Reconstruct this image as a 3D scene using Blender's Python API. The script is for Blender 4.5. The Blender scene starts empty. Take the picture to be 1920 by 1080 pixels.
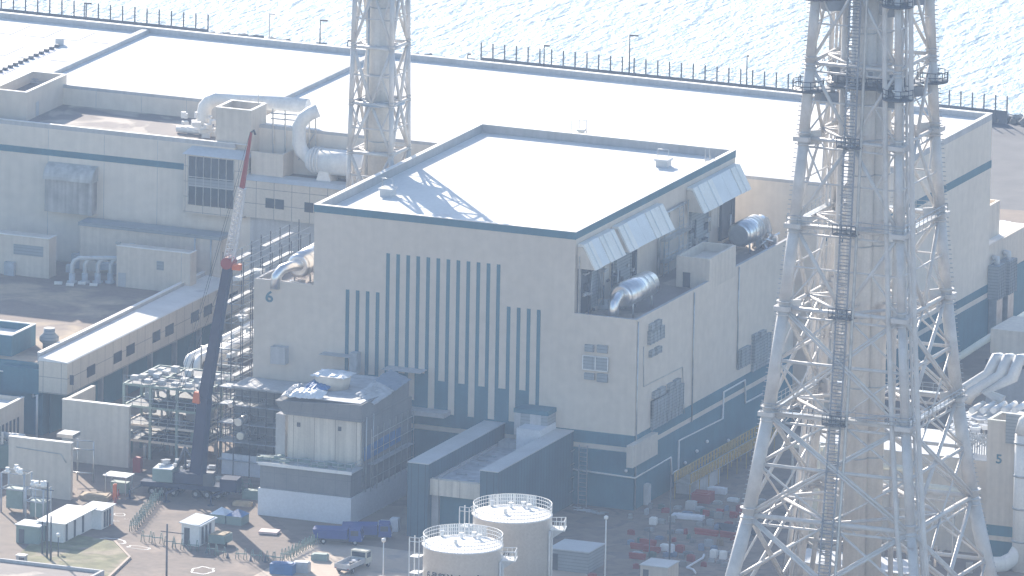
import bpy, math, random
from mathutils import Vector, Matrix
random.seed(7)
S = bpy.context.scene
COL = S.collection
R_ = math.radians

# ---------------------------------------------------------------- camera, world, sun, exposure
CAMC = Vector((760.737, -1765.457, 462.741))
CR = Vector((0.92386, 0.38233, 0.017258)); CU = Vector((-0.100316, 0.198394, 0.974975)); CF = Vector((-0.36934, 0.902475, -0.221643))
FPX = 26944.1
cd = bpy.data.cameras.new('camera'); cam = bpy.data.objects.new('camera', cd); COL.objects.link(cam)
cd.sensor_width = 36; cd.lens = 36 * FPX / 1920; cd.clip_start = 5; cd.clip_end = 20000
CR.normalize(); CF.normalize(); CU = CR.cross(CF).normalized()
m = Matrix(((CR.x, CU.x, -CF.x, CAMC.x), (CR.y, CU.y, -CF.y, CAMC.y), (CR.z, CU.z, -CF.z, CAMC.z), (0, 0, 0, 1)))
cam.matrix_world = m
S.camera = cam

SUN_EL, SUN_AZ = R_(25.3), R_(-39.8)          # azimuth measured clockwise from +Y (behind the plant, to the left)
wd = bpy.data.worlds.new('World'); S.world = wd; wd.use_nodes = True
nt = wd.node_tree; bg = nt.nodes['Background']
sky = nt.nodes.new('ShaderNodeTexSky'); sky.sky_type = 'NISHITA'; sky.sun_disc = False
sky.sun_elevation = SUN_EL; sky.sun_rotation = SUN_AZ; sky.air_density = 1.0; sky.dust_density = 0.6; sky.altitude = 50
nt.links.new(sky.outputs[0], bg.inputs[0]); bg.inputs[1].default_value = 0.11
sl = bpy.data.lights.new('sun', 'SUN'); sl.energy = 4.6; sl.angle = R_(0.5); sl.color = (1, .90, .78)
so = bpy.data.objects.new('sun', sl); COL.objects.link(so)
sd = Vector((math.sin(SUN_AZ) * math.cos(SUN_EL), math.cos(SUN_AZ) * math.cos(SUN_EL), math.sin(SUN_EL)))
so.rotation_euler = sd.to_track_quat('Z', 'Y').to_euler(); so.location = (0, 0, 300)
S.view_settings.view_transform = 'Standard'; S.view_settings.look = 'None'
S.view_settings.exposure = 1.05; S.view_settings.gamma = 1
try:
    S.cycles.max_bounces = 6; S.cycles.diffuse_bounces = 3; S.cycles.glossy_bounces = 3; S.cycles.volume_bounces = 0
    S.cycles.use_denoising = True; S.cycles.sample_clamp_indirect = 6
except Exception: pass

# ---------------------------------------------------------------- helpers
def W(x, y, X=None, Y=None, z=None):
    """real-world point on a known plane (photo measurements, 1920 px wide)"""
    d = CF * FPX + CR * (x - 960) - CU * (y - 540)
    if z is not None: t = (z - CAMC.z) / d.z
    elif Y is not None: t = (Y - CAMC.y) / d.y
    else: t = (X - CAMC.x) / d.x
    return CAMC + d * t

MATS = {}
def mat(name, col, rough=.7, metal=0, var=.12, scale=.25, streak=0, grime=None, brick=None, bump=0, spec=.5, fine=.05):
    if name in MATS: return MATS[name]
    m_ = bpy.data.materials.new(name); m_.use_nodes = True; n = m_.node_tree; L = n.links
    bs = n.nodes['Principled BSDF']; bs.inputs['Roughness'].default_value = rough; bs.inputs['Metallic'].default_value = metal
    bs.inputs['Specular IOR Level'].default_value = spec
    geo = n.nodes.new('ShaderNodeNewGeometry')
    def noise(sc, det=4, stretch=None, dist=0):
        src = geo.outputs['Position']
        if stretch:
            mp = n.nodes.new('ShaderNodeMapping'); mp.inputs['Scale'].default_value = stretch; L.new(src, mp.inputs[0]); src = mp.outputs[0]
        t = n.nodes.new('ShaderNodeTexNoise'); t.inputs['Scale'].default_value = sc; t.inputs['Detail'].default_value = det
        t.inputs['Distortion'].default_value = dist; L.new(src, t.inputs['Vector']); return t.outputs[0]
    def ramp(src, a, b, lo, hi):
        r = n.nodes.new('ShaderNodeMapRange'); r.inputs[1].default_value = a; r.inputs[2].default_value = b
        r.inputs[3].default_value = lo; r.inputs[4].default_value = hi; L.new(src, r.inputs[0]); return r.outputs[0]
    def mul(a, b):
        k = n.nodes.new('ShaderNodeMath'); k.operation = 'MULTIPLY'; L.new(a, k.inputs[0]); L.new(b, k.inputs[1]); return k.outputs[0]
    f = ramp(noise(scale), .3, .7, 1 - var, 1 + var)
    f = mul(f, ramp(noise(scale * 12, 3), .3, .7, 1 - fine, 1 + fine))
    if streak:
        f = mul(f, ramp(noise(1.0, 3, (1.6, 1.6, .07)), .35, .65, 1 - streak, 1))
    base = n.nodes.new('ShaderNodeRGB'); base.outputs[0].default_value = (*col, 1); c = base.outputs[0]
    if grime:
        gcol, ga, gb, gs = grime
        mx = n.nodes.new('ShaderNodeMix'); mx.data_type = 'RGBA'; L.new(ramp(noise(gs, 5, None, .6), ga, gb, 0, 1), mx.inputs[0])
        L.new(c, mx.inputs[6]); mx.inputs[7].default_value = (*gcol, 1); c = mx.outputs[2]
    if brick:
        bw, bh, bcol, ms = brick
        sp = n.nodes.new('ShaderNodeSeparateXYZ'); L.new(geo.outputs['Position'], sp.inputs[0])
        ad = n.nodes.new('ShaderNodeMath'); ad.operation = 'ADD'; L.new(sp.outputs[0], ad.inputs[0]); L.new(sp.outputs[1], ad.inputs[1])
        cb = n.nodes.new('ShaderNodeCombineXYZ'); L.new(ad.outputs[0], cb.inputs[0]); L.new(sp.outputs[2], cb.inputs[1])
        bt = n.nodes.new('ShaderNodeTexBrick'); bt.offset = 0; bt.inputs['Scale'].default_value = 1
        bt.inputs['Brick Width'].default_value = bw; bt.inputs['Row Height'].default_value = bh; bt.inputs['Mortar Size'].default_value = ms
        L.new(cb.outputs[0], bt.inputs['Vector'])
        mx = n.nodes.new('ShaderNodeMix'); mx.data_type = 'RGBA'; L.new(bt.outputs['Fac'], mx.inputs[0])
        L.new(c, mx.inputs[6]); mx.inputs[7].default_value = (*bcol, 1); c = mx.outputs[2]
    vm = n.nodes.new('ShaderNodeVectorMath'); vm.operation = 'SCALE'; L.new(c, vm.inputs[0]); L.new(f, vm.inputs['Scale'])
    L.new(vm.outputs[0], bs.inputs['Base Color'])
    if bump:
        bp = n.nodes.new('ShaderNodeBump'); bp.inputs['Strength'].default_value = bump; bp.inputs['Distance'].default_value = .1
        L.new(noise(scale * 10, 4), bp.inputs['Height']); L.new(bp.outputs[0], bs.inputs['Normal'])
    MATS[name] = m_; return m_

class MB:
    def __init__(s): s.v = []; s.f = []; s.s = []; s.g = []
    def add(s, vs, fs, sm=False):
        o = len(s.v); s.g.append((o, len(s.f), len(vs), len(fs))); s.v += [Vector(v) for v in vs]; s.f += [tuple(i + o for i in f) for f in fs]; s.s += ([sm] * len(fs) if isinstance(sm, bool) else sm); return s
    def box(s, x0, y0, z0, x1, y1, z1):
        x0, x1 = sorted((x0, x1)); y0, y1 = sorted((y0, y1)); z0, z1 = sorted((z0, z1))
        return s.add([(x0, y0, z0), (x1, y0, z0), (x1, y1, z0), (x0, y1, z0), (x0, y0, z1), (x1, y0, z1), (x1, y1, z1), (x0, y1, z1)],
                     [(0, 3, 2, 1), (4, 5, 6, 7), (0, 1, 5, 4), (1, 2, 6, 5), (2, 3, 7, 6), (3, 0, 4, 7)])
    def hexa(s, b, t): return s.add(list(b) + list(t), [(0, 3, 2, 1), (4, 5, 6, 7), (0, 1, 5, 4), (1, 2, 6, 5), (2, 3, 7, 6), (3, 0, 4, 7)])
    def obox(s, c, sz, rz=0, rx=0):
        M = Matrix.Translation(c) @ Matrix.Rotation(rz, 4, 'Z') @ Matrix.Rotation(rx, 4, 'X')
        h = [d / 2 for d in sz]
        return s.add([M @ Vector((a * h[0], b * h[1], c_ * h[2])) for c_ in (-1, 1) for a, b in ((-1, -1), (1, -1), (1, 1), (-1, 1))],
                     [(0, 3, 2, 1), (4, 5, 6, 7), (0, 1, 5, 4), (1, 2, 6, 5), (2, 3, 7, 6), (3, 0, 4, 7)])
    def tube(s, p0, p1, r0, r1=None, n=8, caps=True):
        p0 = Vector(p0); p1 = Vector(p1); r1 = r0 if r1 is None else r1
        d = (p1 - p0)
        if d.length < 1e-6: return s
        d.normalize(); a = d.cross(Vector((0, 0, 1)) if abs(d.z) < .9 else Vector((1, 0, 0))).normalized(); b = d.cross(a)
        vs = []
        for p, r in ((p0, r0), (p1, r1)):
            for i in range(n):
                t = 2 * math.pi * i / n; vs.append(p + a * (r * math.cos(t)) + b * (r * math.sin(t)))
        fs = [(i, (i + 1) % n, n + (i + 1) % n, n + i) for i in range(n)]; sm = [n > 5] * n
        if caps: fs += [tuple(range(n))[::-1], tuple(range(n, 2 * n))]; sm += [False, False]
        return s.add(vs, fs, sm)
    def path(s, pts, r, n=8):
        """swept tube with mitred rings"""
        P = [Vector(p) for p in pts]; rings = []
        a = None
        for i, p in enumerate(P):
            d = ((P[i] - P[i - 1]).normalized() if i else Vector()) + ((P[i + 1] - P[i]).normalized() if i < len(P) - 1 else Vector())
            d.normalize()
            if a is None: a = d.cross(Vector((0, 0, 1)) if abs(d.z) < .9 else Vector((1, 0, 0))).normalized()
            a = (a - d * a.dot(d)).normalized(); b = d.cross(a)
            rr = r
            rings.append([p + a * (rr * math.cos(2 * math.pi * k / n)) + b * (rr * math.sin(2 * math.pi * k / n)) for k in range(n)])
        vs = [v for g in rings for v in g]; fs = []; sm = []
        for i in range(len(P) - 1):
            for k in range(n): fs.append((i * n + k, i * n + (k + 1) % n, (i + 1) * n + (k + 1) % n, (i + 1) * n + k)); sm.append(True)
        fs += [tuple(range(n))[::-1], tuple(range((len(P) - 1) * n, len(P) * n))]; sm += [False, False]
        return s.add(vs, fs, sm)
    def prism(s, pts, z0, z1):
        n = len(pts)
        return s.add([(p[0], p[1], z0) for p in pts] + [(p[0], p[1], z1) for p in pts],
                     [tuple(range(n))[::-1], tuple(range(n, 2 * n))] + [(i, (i + 1) % n, n + (i + 1) % n, n + i) for i in range(n)])
    def extr(s, pts, off):
        """planar polygon in 3-D pushed along off"""
        n = len(pts); off = Vector(off); pts = [Vector(p) for p in pts]
        return s.add(pts + [p + off for p in pts], [tuple(range(n))[::-1], tuple(range(n, 2 * n))] + [(i, (i + 1) % n, n + (i + 1) % n, n + i) for i in range(n)])
    def lathe(s, c, prof, n=32):
        c = Vector(c); vs = []
        for r, z in prof:
            for k in range(n): vs.append(c + Vector((r * math.cos(2 * math.pi * k / n), r * math.sin(2 * math.pi * k / n), z)))
        fs = []; m_ = len(prof)
        for i in range(m_ - 1):
            for k in range(n): fs.append((i * n + k, i * n + (k + 1) % n, (i + 1) * n + (k + 1) % n, (i + 1) * n + k))
        sm = [True] * len(fs)
        fs += [tuple(range(n))[::-1], tuple(range((m_ - 1) * n, m_ * n))]; sm += [False, False]
        return s.add(vs, fs, sm)
    def rail(s, pts, h=1.1, step=1.6, r=.04, mid=True):
        P = [Vector(p) for p in pts]
        for a, b in zip(P, P[1:]):
            k = max(1, int((b - a).length / step))
            for i in range(k + 1):
                p = a.lerp(b, i / k); s.tube(p, p + Vector((0, 0, h)), r, n=4)
            for hh in ((h, h * .5) if mid else (h,)):
                s.tube(a + Vector((0, 0, hh)), b + Vector((0, 0, hh)), r, n=4)
        return s
    def clusters(s):
        bb = []
        for vo, fo, nv, nf in s.g:
            vs = s.v[vo:vo + nv]; lo = [min(v[i] for v in vs) for i in range(3)]; hi = [max(v[i] for v in vs) for i in range(3)]
            bb.append((lo, hi, math.dist(lo, hi)))
        par = list(range(len(bb)))
        def find(i):
            while par[i] != i: par[i] = par[par[i]]; i = par[i]
            return i
        for i in range(len(bb)):
            for j in range(i):
                a, b = bb[i], bb[j]; gap = math.sqrt(sum(max(0, a[0][k] - b[1][k], b[0][k] - a[1][k]) ** 2 for k in range(3)))
                if gap < .45 * max(a[2], b[2]): par[find(i)] = find(j)
        out = {}
        for i in range(len(bb)): out.setdefault(find(i), []).append(i)
        return list(out.values())
    def build(s, name, m_, parent=None, loc=None, split=True):
        if split and parent is not None and 1 < len(s.g) < 300:
            cl = s.clusters()
            if 1 < len(cl) <= 60:
                first = None
                for c in cl:
                    k = MB()
                    for gi in c:
                        vo, fo, nv, nf = s.g[gi]; k.add(s.v[vo:vo + nv], [tuple(i - vo for i in f) for f in s.f[fo:fo + nf]], s.s[fo:fo + nf])
                    o = k.build(name, m_, parent, loc, False); first = first or o
                return first
        me = bpy.data.meshes.new(name)
        if parent is not None:
            org = wloc(parent)
        else:
            if loc is None:
                xs = [v.x for v in s.v]; ys = [v.y for v in s.v]; zs = [v.z for v in s.v]
                loc = ((min(xs) + max(xs)) / 2, (min(ys) + max(ys)) / 2, min(zs))
            org = Vector(loc)
        me.from_pydata([v - org for v in s.v], [], s.f); me.polygons.foreach_set('use_smooth', s.s)
        me.materials.append(m_); me.update()
        o = bpy.data.objects.new(name, me); COL.objects.link(o)
        if parent is not None: o.parent = parent
        else: o.location = org
        return o
def wloc(o):
    p = Vector((0, 0, 0))
    while o is not None: p = p + o.location; o = o.parent
    return p
def tag(o, label, cat, group=None):
    o['label'] = label; o['category'] = cat
    if group: o['group'] = group
    return o
def thing(name, label, cat, loc=(0, 0, 0), group=None):
    o = bpy.data.objects.new(name, None); COL.objects.link(o); o.location = loc; o.empty_display_size = .5
    return tag(o, label, cat, group)
def copy_tree(o, parent=None):
    c = o.copy(); COL.objects.link(c); c.parent = parent
    for ch in list(o.children): copy_tree(ch, c)
    return c
def place(src, loc, rz=0, label=None, group=None, first=False):
    c = src if first else copy_tree(src)
    c.location = loc; c.rotation_euler = (0, 0, rz)
    if label: c['label'] = label
    if group: c['group'] = group
    return c
def struct(name, mb, m_, kind='structure'):
    o = mb.build(name, m_); o['kind'] = kind; return o
def text(txt, size, origin, xdir, ndir, m_, parent, name, depth=.03, sx=1):
    cu = bpy.data.curves.new('t', 'FONT'); cu.body = txt; cu.size = size; cu.extrude = depth; cu.resolution_u = 3; cu.offset = .02 * size
    to = bpy.data.objects.new('t', cu); COL.objects.link(to); bpy.context.view_layer.update()
    dg = bpy.context.evaluated_depsgraph_get(); me = bpy.data.meshes.new_from_object(to.evaluated_get(dg))
    bpy.data.objects.remove(to); bpy.data.curves.remove(cu)
    xd = Vector(xdir).normalized(); nd = Vector(ndir).normalized(); up = Vector((0, 0, 1))
    org = Vector(origin) - wloc(parent)
    for v in me.vertices:
        c = v.co.copy(); v.co = org + xd * (c.x * sx) + up * c.y + nd * (c.z + depth * .6)
    me.materials.clear(); me.materials.append(m_)
    o = bpy.data.objects.new(name, me); COL.objects.link(o); o.parent = parent; return o

# ---------------------------------------------------------------- materials
WALL = mat('wall_paint', (.66, .585, .495), .75, var=.05, scale=.06, streak=.03)
WALL2 = mat('cream_wall_paint', (.66, .59, .50), .75, var=.08, scale=.1, streak=.1)
WALLT = mat('hall_wall_paint', (.74, .67, .575), .75, var=.06, scale=.06, streak=.05)
PANEL = mat('cream_panel_cladding', (.64, .58, .49), .7, var=.05, streak=.06, brick=(2.75, 2.2, (.30, .29, .27), .05))
TEAL = mat('teal_paint', (.055, .17, .23), .6, var=.12, streak=.1)
TEALD = mat('dark_teal_sheet', (.05, .12, .165), .55, var=.15, streak=.12, brick=(1.0, 30, (.03, .07, .1), .06))
ROOFW = mat('white_roof_membrane', (.74, .73, .70), .85, var=.05, scale=.15, grime=((.55, .52, .50), .62, .85, .25))
ROOFC = mat('concrete_roof', (.25, .215, .195), .85, var=.12, scale=.12, grime=((.46, .40, .34), .56, .62, .09))
ROOFG = mat('pale_metal_roof', (.55, .57, .58), .45, var=.08, streak=.05)
ROOFM = mat('mesh_deck', (.42, .45, .48), .55, var=.2, scale=.8)
CAPW = mat('parapet_capping', (.80, .78, .74), .6, var=.06)
PARIN = mat('parapet_render', (.50, .50, .50), .8, var=.1, streak=.12)
WHITE = mat('white_paint', (.80, .80, .78), .5, var=.06)
TANKW = mat('tank_white_paint', (.82, .80, .76), .5, var=.05, streak=.1)
TANKS = mat('tank_shell_paint', (.90, .88, .84), .45, var=.03, streak=.03)
STEELW = mat('tower_white_steel', (.60, .575, .545), .42, var=.12, scale=.6, grime=((.42, .33, .26), .68, .8, .5))
STEELG = mat('galvanised_steel', (.45, .47, .48), .35, metal=.6, var=.2, scale=.8)
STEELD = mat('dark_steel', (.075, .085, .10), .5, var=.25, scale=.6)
FLUE = mat('flue_paint', (.72, .68, .62), .55, var=.12, streak=.12, grime=((.33, .27, .22), .66, .8, .25))
SILVER = mat('silver_cladding', (.72, .73, .74), .28, metal=.9, var=.1, scale=.6)
GLASS = mat('window_glass', (.05, .065, .085), .12, var=.2, scale=.6)
LOUV = mat('grey_louvre', (.30, .33, .35), .6, var=.1, brick=(50, .45, (.22, .245, .26), .06))
AWN = mat('pale_awning_sheet', (.68, .72, .74), .4, var=.06, scale=.5)
AWN2 = mat('ribbed_awning_sheet', (.78, .78, .74), .45, var=.05)
TARP = mat('white_tarpaulin', (.72, .76, .80), .35, var=.15, scale=.6, bump=.6)
TARPB = mat('blue_tarpaulin', (.035, .15, .36), .5, var=.2, scale=.8, bump=.5)
NET = mat('grey_netting', (.20, .21, .22), .85, var=.12, scale=.3, brick=(1.8, 2.0, (.165, .175, .185), .04))
SHEET = mat('pale_site_hoarding', (.66, .68, .72), .6, var=.04)
STAINW = mat('stained_cladding', (.72, .66, .56), .7, var=.08, scale=.3, streak=.25, brick=(3.1, 30, (.38, .33, .28), .05))
RED = mat('red_paint', (.30, .04, .035), .5, var=.15)
ORANGE = mat('orange_paint', (.65, .14, .03), .5, var=.15)
YELLOW = mat('yellow_paint', (.42, .28, .07), .5, var=.15)
BLUE = mat('blue_paint', (.022, .065, .27), .45, var=.15)
NAVY = mat('navy_paint', (.012, .028, .075), .35, var=.15)
CREAM = mat('cream_vehicle_paint', (.62, .60, .50), .4, var=.06)
RUBBER = mat('rubber', (.02, .02, .02), .8)
GREENG = mat('grey_green_paint', (.22, .30, .27), .5, var=.15)
TIMBER = mat('timber', (.42, .32, .20), .8, var=.2, scale=1.5)
LATT = mat('silver_lattice', (.66, .67, .68), .35, metal=.3, var=.1)

# ---------------------------------------------------------------- setting: ground, quay, sea
GROUND = mat('site_ground', (.235, .182, .143), .9, var=.16, scale=.035, grime=((.34, .27, .205), .52, .62, .05), bump=.25, fine=.12)
ASPH = mat('asphalt', (.185, .142, .113), .9, var=.15, scale=.08, grime=((.29, .22, .17), .5, .7, .12), fine=.12)
CONC = mat('concrete_slab', (.50, .40, .31), .85, var=.12, scale=.1, grime=((.36, .30, .26), .55, .7, .2))
GRASSD = mat('dry_turf', (.22, .21, .11), .95, var=.3, scale=.5, grime=((.34, .28, .2), .5, .65, .25), bump=.6)
DIRT = mat('dirt', (.24, .19, .15), .95, var=.2, scale=.3, grime=((.17, .14, .12), .5, .6, .3), bump=.5)
struct('ground', MB().box(-2500, -2400, -3, 2500, 262, 0), GROUND)
sm_ = bpy.data.materials.new('sea_water'); sm_.use_nodes = True; n = sm_.node_tree; L = n.links; bs = n.nodes['Principled BSDF']
bs.inputs['Base Color'].default_value = (.38, .50, .57, 1); bs.inputs['Roughness'].default_value = .48; bs.inputs['IOR'].default_value = 1.33
bs.inputs['Specular IOR Level'].default_value = .22
geo = n.nodes.new('ShaderNodeNewGeometry'); prev = None
def wave(scale, rot, st, det, amp):
    mp = n.nodes.new('ShaderNodeMapping'); mp.inputs['Rotation'].default_value = (0, 0, rot); mp.inputs['Scale'].default_value = st
    L.new(geo.outputs['Position'], mp.inputs[0]); t = n.nodes.new('ShaderNodeTexNoise'); t.inputs['Scale'].default_value = scale
    t.inputs['Detail'].default_value = det; t.inputs['Roughness'].default_value = .6; L.new(mp.outputs[0], t.inputs['Vector'])
    k = n.nodes.new('ShaderNodeMath'); k.operation = 'MULTIPLY'; L.new(t.outputs[0], k.inputs[0]); k.inputs[1].default_value = amp; return k.outputs[0]
a_ = wave(.62, R_(-38), (1, .36, 1), 5, 1.0); b_ = wave(.2, R_(-24), (1, .45, 1), 3, 1.1)
ad = n.nodes.new('ShaderNodeMath'); ad.operation = 'ADD'; L.new(a_, ad.inputs[0]); L.new(b_, ad.inputs[1])
bp = n.nodes.new('ShaderNodeBump'); bp.inputs['Strength'].default_value = 1; bp.inputs['Distance'].default_value = 1.15
L.new(ad.outputs[0], bp.inputs['Height']); L.new(bp.outputs[0], bs.inputs['Normal'])
struct('sea', MB().add([(-3000, 262.3, -4), (3000, 262.3, -4), (3000, 4000, -4), (-3000, 4000, -4)], [(0, 1, 2, 3)]), sm_)
MATS['sea'] = sm_

def slab(name, px, m_, z=.004, z0=0):
    pts = [W(x, y, z=z) for x, y in px]
    return struct(name, MB().add([(p.x, p.y, z) for p in pts], [tuple(range(len(pts)))[::-1]]), m_)
slab('yard_road', [(60, 1100), (150, 965), (250, 895), (430, 905), (560, 1010), (620, 1040), (470, 1100)], ASPH, .004)
slab('concrete_yard', [(420, 1110), (600, 1012), (820, 1040), (1240, 1060), (1500, 1130)], CONC, .008)
slab('works_yard', [(960, 1010), (1040, 935), (1190, 960), (1400, 850), (1500, 900), (1500, 1160), (1150, 1100)], DIRT, .012)
slab('plant_yard', [(250, 890), (480, 930), (900, 960), (1000, 940), (700, 850), (300, 830)], ASPH, .016)
g_ = [W(x, y, z=.15) for x, y in [(30, 1045), (70, 1005), (120, 998), (215, 1015), (243, 1045), (196, 1090), (60, 1100)]]
struct('grass_island', MB().prism([(p.x, p.y) for p in g_], .02, .16), GRASSD)
k_ = MB()
for a, b in zip(g_[3:6], g_[4:6]): k_.obox(((a.x + b.x) / 2, (a.y + b.y) / 2, .14), ((b - a).length, .35, .28), math.atan2(b.y - a.y, b.x - a.x))
struct('kerb', k_, CONC)

# ================================================================ REACTOR BUILDING (unit 6)
x1, x2, XW, D, zL, zU = 8.83, 47.4, 56.6, 59, 26.6, 37.83
PARA = mat('shaded_parapet', (.42, .42, .42), .8, var=.08, streak=.1)  # grey darkened to hold the shade on the inner parapet faces
rb = thing('reactor_building', 'huge cream block with teal vertical stripes, a number 6 and a white flat roof', 'building', (28, 30, 0))
b = MB(); t = .45
b.box(0, 0, 0, XW, D, zL - 1.3)
b.box(x1, .002, zL - 1.3, x2, D - .1, zU - 1.25)
b.build('wall', WALL, rb)
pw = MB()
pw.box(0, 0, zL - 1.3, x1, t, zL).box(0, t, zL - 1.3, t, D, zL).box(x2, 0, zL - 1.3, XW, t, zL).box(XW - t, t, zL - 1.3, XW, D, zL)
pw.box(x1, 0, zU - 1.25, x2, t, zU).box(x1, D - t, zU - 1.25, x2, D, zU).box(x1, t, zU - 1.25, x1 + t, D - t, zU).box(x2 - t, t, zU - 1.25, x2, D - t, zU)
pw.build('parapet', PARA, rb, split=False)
pf = MB().box(0, -.012, zL - 1.3, x1, -.001, zL).box(x2, -.012, zL - 1.3, XW, -.001, zL).box(XW + .001, 0, zL - 1.3, XW + .012, D, zL).box(x1, -.012, zU - 1.25, x2, -.001, zU).box(x2 + .001, 0, zU - 1.25, x2 + .012, D, zU)
pf.build('parapet_face', WALL, rb, split=False)
cp = MB()
for q in ((x1 - .08, -.08, x2 + .08, t + .08), (x1 - .08, D - t - .08, x2 + .08, D + .08)): cp.box(q[0], q[1], zU, q[2], q[3], zU + .08)
cp.box(x1 - .08, t + .08, zU, x1 + t + .08, D - t - .08, zU + .08).box(x2 - t - .08, t + .08, zU, x2 + .08, D - t - .08, zU + .08)
cp.build('parapet_cap', CAPW, rb)
cb = MB(); e = .06
cb.box(x1 - e, -e, zU - 1.0, x2 + e, -.001, zU - .02).box(x2 + .001, 0, zU - 1.0, x2 + e, D, zU - .02).box(x1 - e, 0, zU - 1.0, x1 - .001, D, zU - .02).box(x1, D + .001, zU - 1, x2, D + e, zU - .02)
cb.build('teal_cornice', TEAL, rb)
rf = MB(); rf.box(x1 + t, t, zU - 1.249, x2 - t, D - t, zU - 1.2); rf.build('roof', ROOFW, rb)
rl = MB(); rl.box(t, t, zL - 1.299, x1 - .01, D, zL - 1.25).box(x2 + .01, t, zL - 1.299, XW - t, D, zL - 1.25); rl.build('lower_roof', ROOFC, rb)
# teal base with the cream line
zb = 10.4
tb = MB(); tb.box(-e, -e, 0, XW + e, -.001, 8.0).box(XW + .001, -e, 0, XW + e, D, 8.0).box(20, -e, 8.7, XW + e, -.001, zb).box(XW + .001, -e, 8.7, XW + e, D, zb)
tb.build('teal_base', TEAL, rb)
# teal stripes
st = MB(); z_bot = 10.4
def fz(x, y): p = W(x, y, Y=0); return p.x, p.z
cols = [(652 + 18.8 * i, 543 + 1.7 * i) for i in range(4)] + [(728 + 18.82 * i, 475 + 1.9 * i) for i in range(12)] + [(954 + 18.8 * i, 575 + 2 * i) for i in range(4)]
barbot = [None, None, 703, 740, 750, 700, 750, 700, 767, 715, 784, 720, 784, 725, 792, 729, 795, 732, 759, 736]
xs_ = []
for (cx, cy) in cols:
    X, Zt = fz(cx, cy); xs_.append((X, Zt))
for i, (X, Zt) in enumerate(xs_):
    st.box(X - .26, -.05, z_bot, X + .26, -.001, Zt)
    if i < len(xs_) - 1 and i >= 1 and barbot[i] is not None:
        _, zz = fz(cols[i][0] + 9, barbot[i]); st.box(X + .26, -.05, z_bot, xs_[i + 1][0] - .26, -.001, max(zz, z_bot + .1))
st.build('teal_stripes', TEAL, rb)
p = W(497, 565, Y=0); text('6', 2.15, (p.x, -.0, p.z), (1, 0, 0), (0, -1, 0), TEAL, rb, 'number_sign', sx=1.15)
# drain pipes and wall pipes
for px_, py_, zb_ in ((1194, 600, 0), (1299, 545, 8), (1383, 497, 12)):
    q = W(px_, py_, X=XW); MB().tube((XW + .14, q.y + .3, zb_), (XW + .14, q.y + .3, q.z - .3), .1, n=6).build('drainpipe', STEELG, rb)
wp = [(1070, 879, 'F'), (1187, 896, 'F')]
P_ = [W(1070, 879, Y=-.2), Vector((XW + .25, -.25, W(1187, 896, Y=-.2).z))]
for x, y in ((1258, 857), (1259, 889), (1272, 880), (1273, 826), (1355, 785), (1357, 735), (1397, 712), (1398, 755), (1430, 738)): P_.append(W(x, y, X=XW + .25))
MB().path([p + Vector((0, 0, 0)) for p in P_], .13, 6).build('wall_pipe', WHITE, rb)
lp = [W(x, y, X=XW + .1) for x, y in ((1207, 650), (1207, 725), (1280, 688), (1283, 775))]
MB().path(lp, .06, 5).build('conduit', STEELG, rb)
# louvre sets, front and side
def front_louvre(x0, y0, x1_, y1_, d=.5, mm=LOUV, name='louvre'):
    a = W(x0, y0, Y=0); c = W(x1_, y1_, Y=0); return MB().box(a.x, -d, c.z, c.x, -.005, a.z).build(name, mm, rb)
for q in ((1098, 645, 1114, 660), (1121, 646, 1140, 662), (1094, 666, 1141, 695), (1097, 698, 1115, 712), (1121, 699, 1140, 717)): front_louvre(*q, d=.35)
a = W(1094, 664, Y=0); c = W(1142, 697, Y=0)
MB().box(a.x, -.42, a.z - .1, c.x, -.36, a.z).box(a.x, -.42, c.z, c.x, -.36, c.z + .12).box(a.x, -.42, c.z, a.x + .12, -.36, a.z).box((a.x + c.x) / 2 - .06, -.42, c.z, (a.x + c.x) / 2 + .06, -.36, a.z).box(c.x - .12, -.42, c.z, c.x, -.36, a.z).build('louvre_frame', WHITE, rb)
front_louvre(514, 646, 541, 681, d=1.3, mm=PARIN, name='air_intake_box')
def side_louvre(x0, y0, x1_, y1_, d=.45):
    a = W(x0, y0, X=XW); c = W(x1_, y1_, X=XW)
    k = MB(); k.box(XW + .005, a.y, c.z, XW + d, c.y, a.z)
    m_ = int(abs(c.y - a.y) / 1.1)
    for i in range(m_ + 1): k.box(XW + d, a.y + i * (c.y - a.y) / m_ - .07, c.z, XW + d + .12, a.y + i * (c.y - a.y) / m_ + .07, a.z)
    k.build('louvre', LOUV, rb)
for q in ((1216, 632, 1221, 612), (1227, 627, 1233, 607)): pass
for q in ((1216, 608, 1223, 620), (1226, 602, 1234, 614), (1214, 622, 1239, 633), (1216, 658, 1223, 666), (1226, 652, 1234, 660), (1222, 735, 1230, 743), (1232, 728, 1241, 738),
          (1220, 752, 1246, 770), (1250, 720, 1258, 728), (1261, 713, 1270, 722), (1249, 732, 1275, 757), (1410, 640, 1432, 668), (1409, 628, 1417, 634), (1421, 622, 1430, 628), (1385, 655, 1400, 680)):
    side_louvre(*q)
for x0, y0, x1_, y1_ in ((1220, 752, 1246, 792), (1249, 732, 1275, 775), (1409, 640, 1440, 680), (1382, 658, 1402, 682)): side_louvre(x0, y0, x1_, y1_, .3)
# box housing over the entrance
a = W(965, 765, Y=-3); c = W(1026, 812, Y=-3)
k = MB().box(a.x, -3, 9.5, c.x, -.01, a.z - .6); hb = k.build('louvre_housing', LOUV, rb)
k = MB().box(a.x - .1, -3.1, a.z - .6, c.x + .1, -.01, a.z); k.build('housing_roof', TEAL, rb)
k = MB().box(a.x, -3.08, 9.5, a.x + .9, -3.01, a.z - .6).box(a.x + 2.3, -3.08, 9.5, a.x + 3.9, -3.01, a.z - .6); k.build('housing_panel', PARIN, rb)
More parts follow.
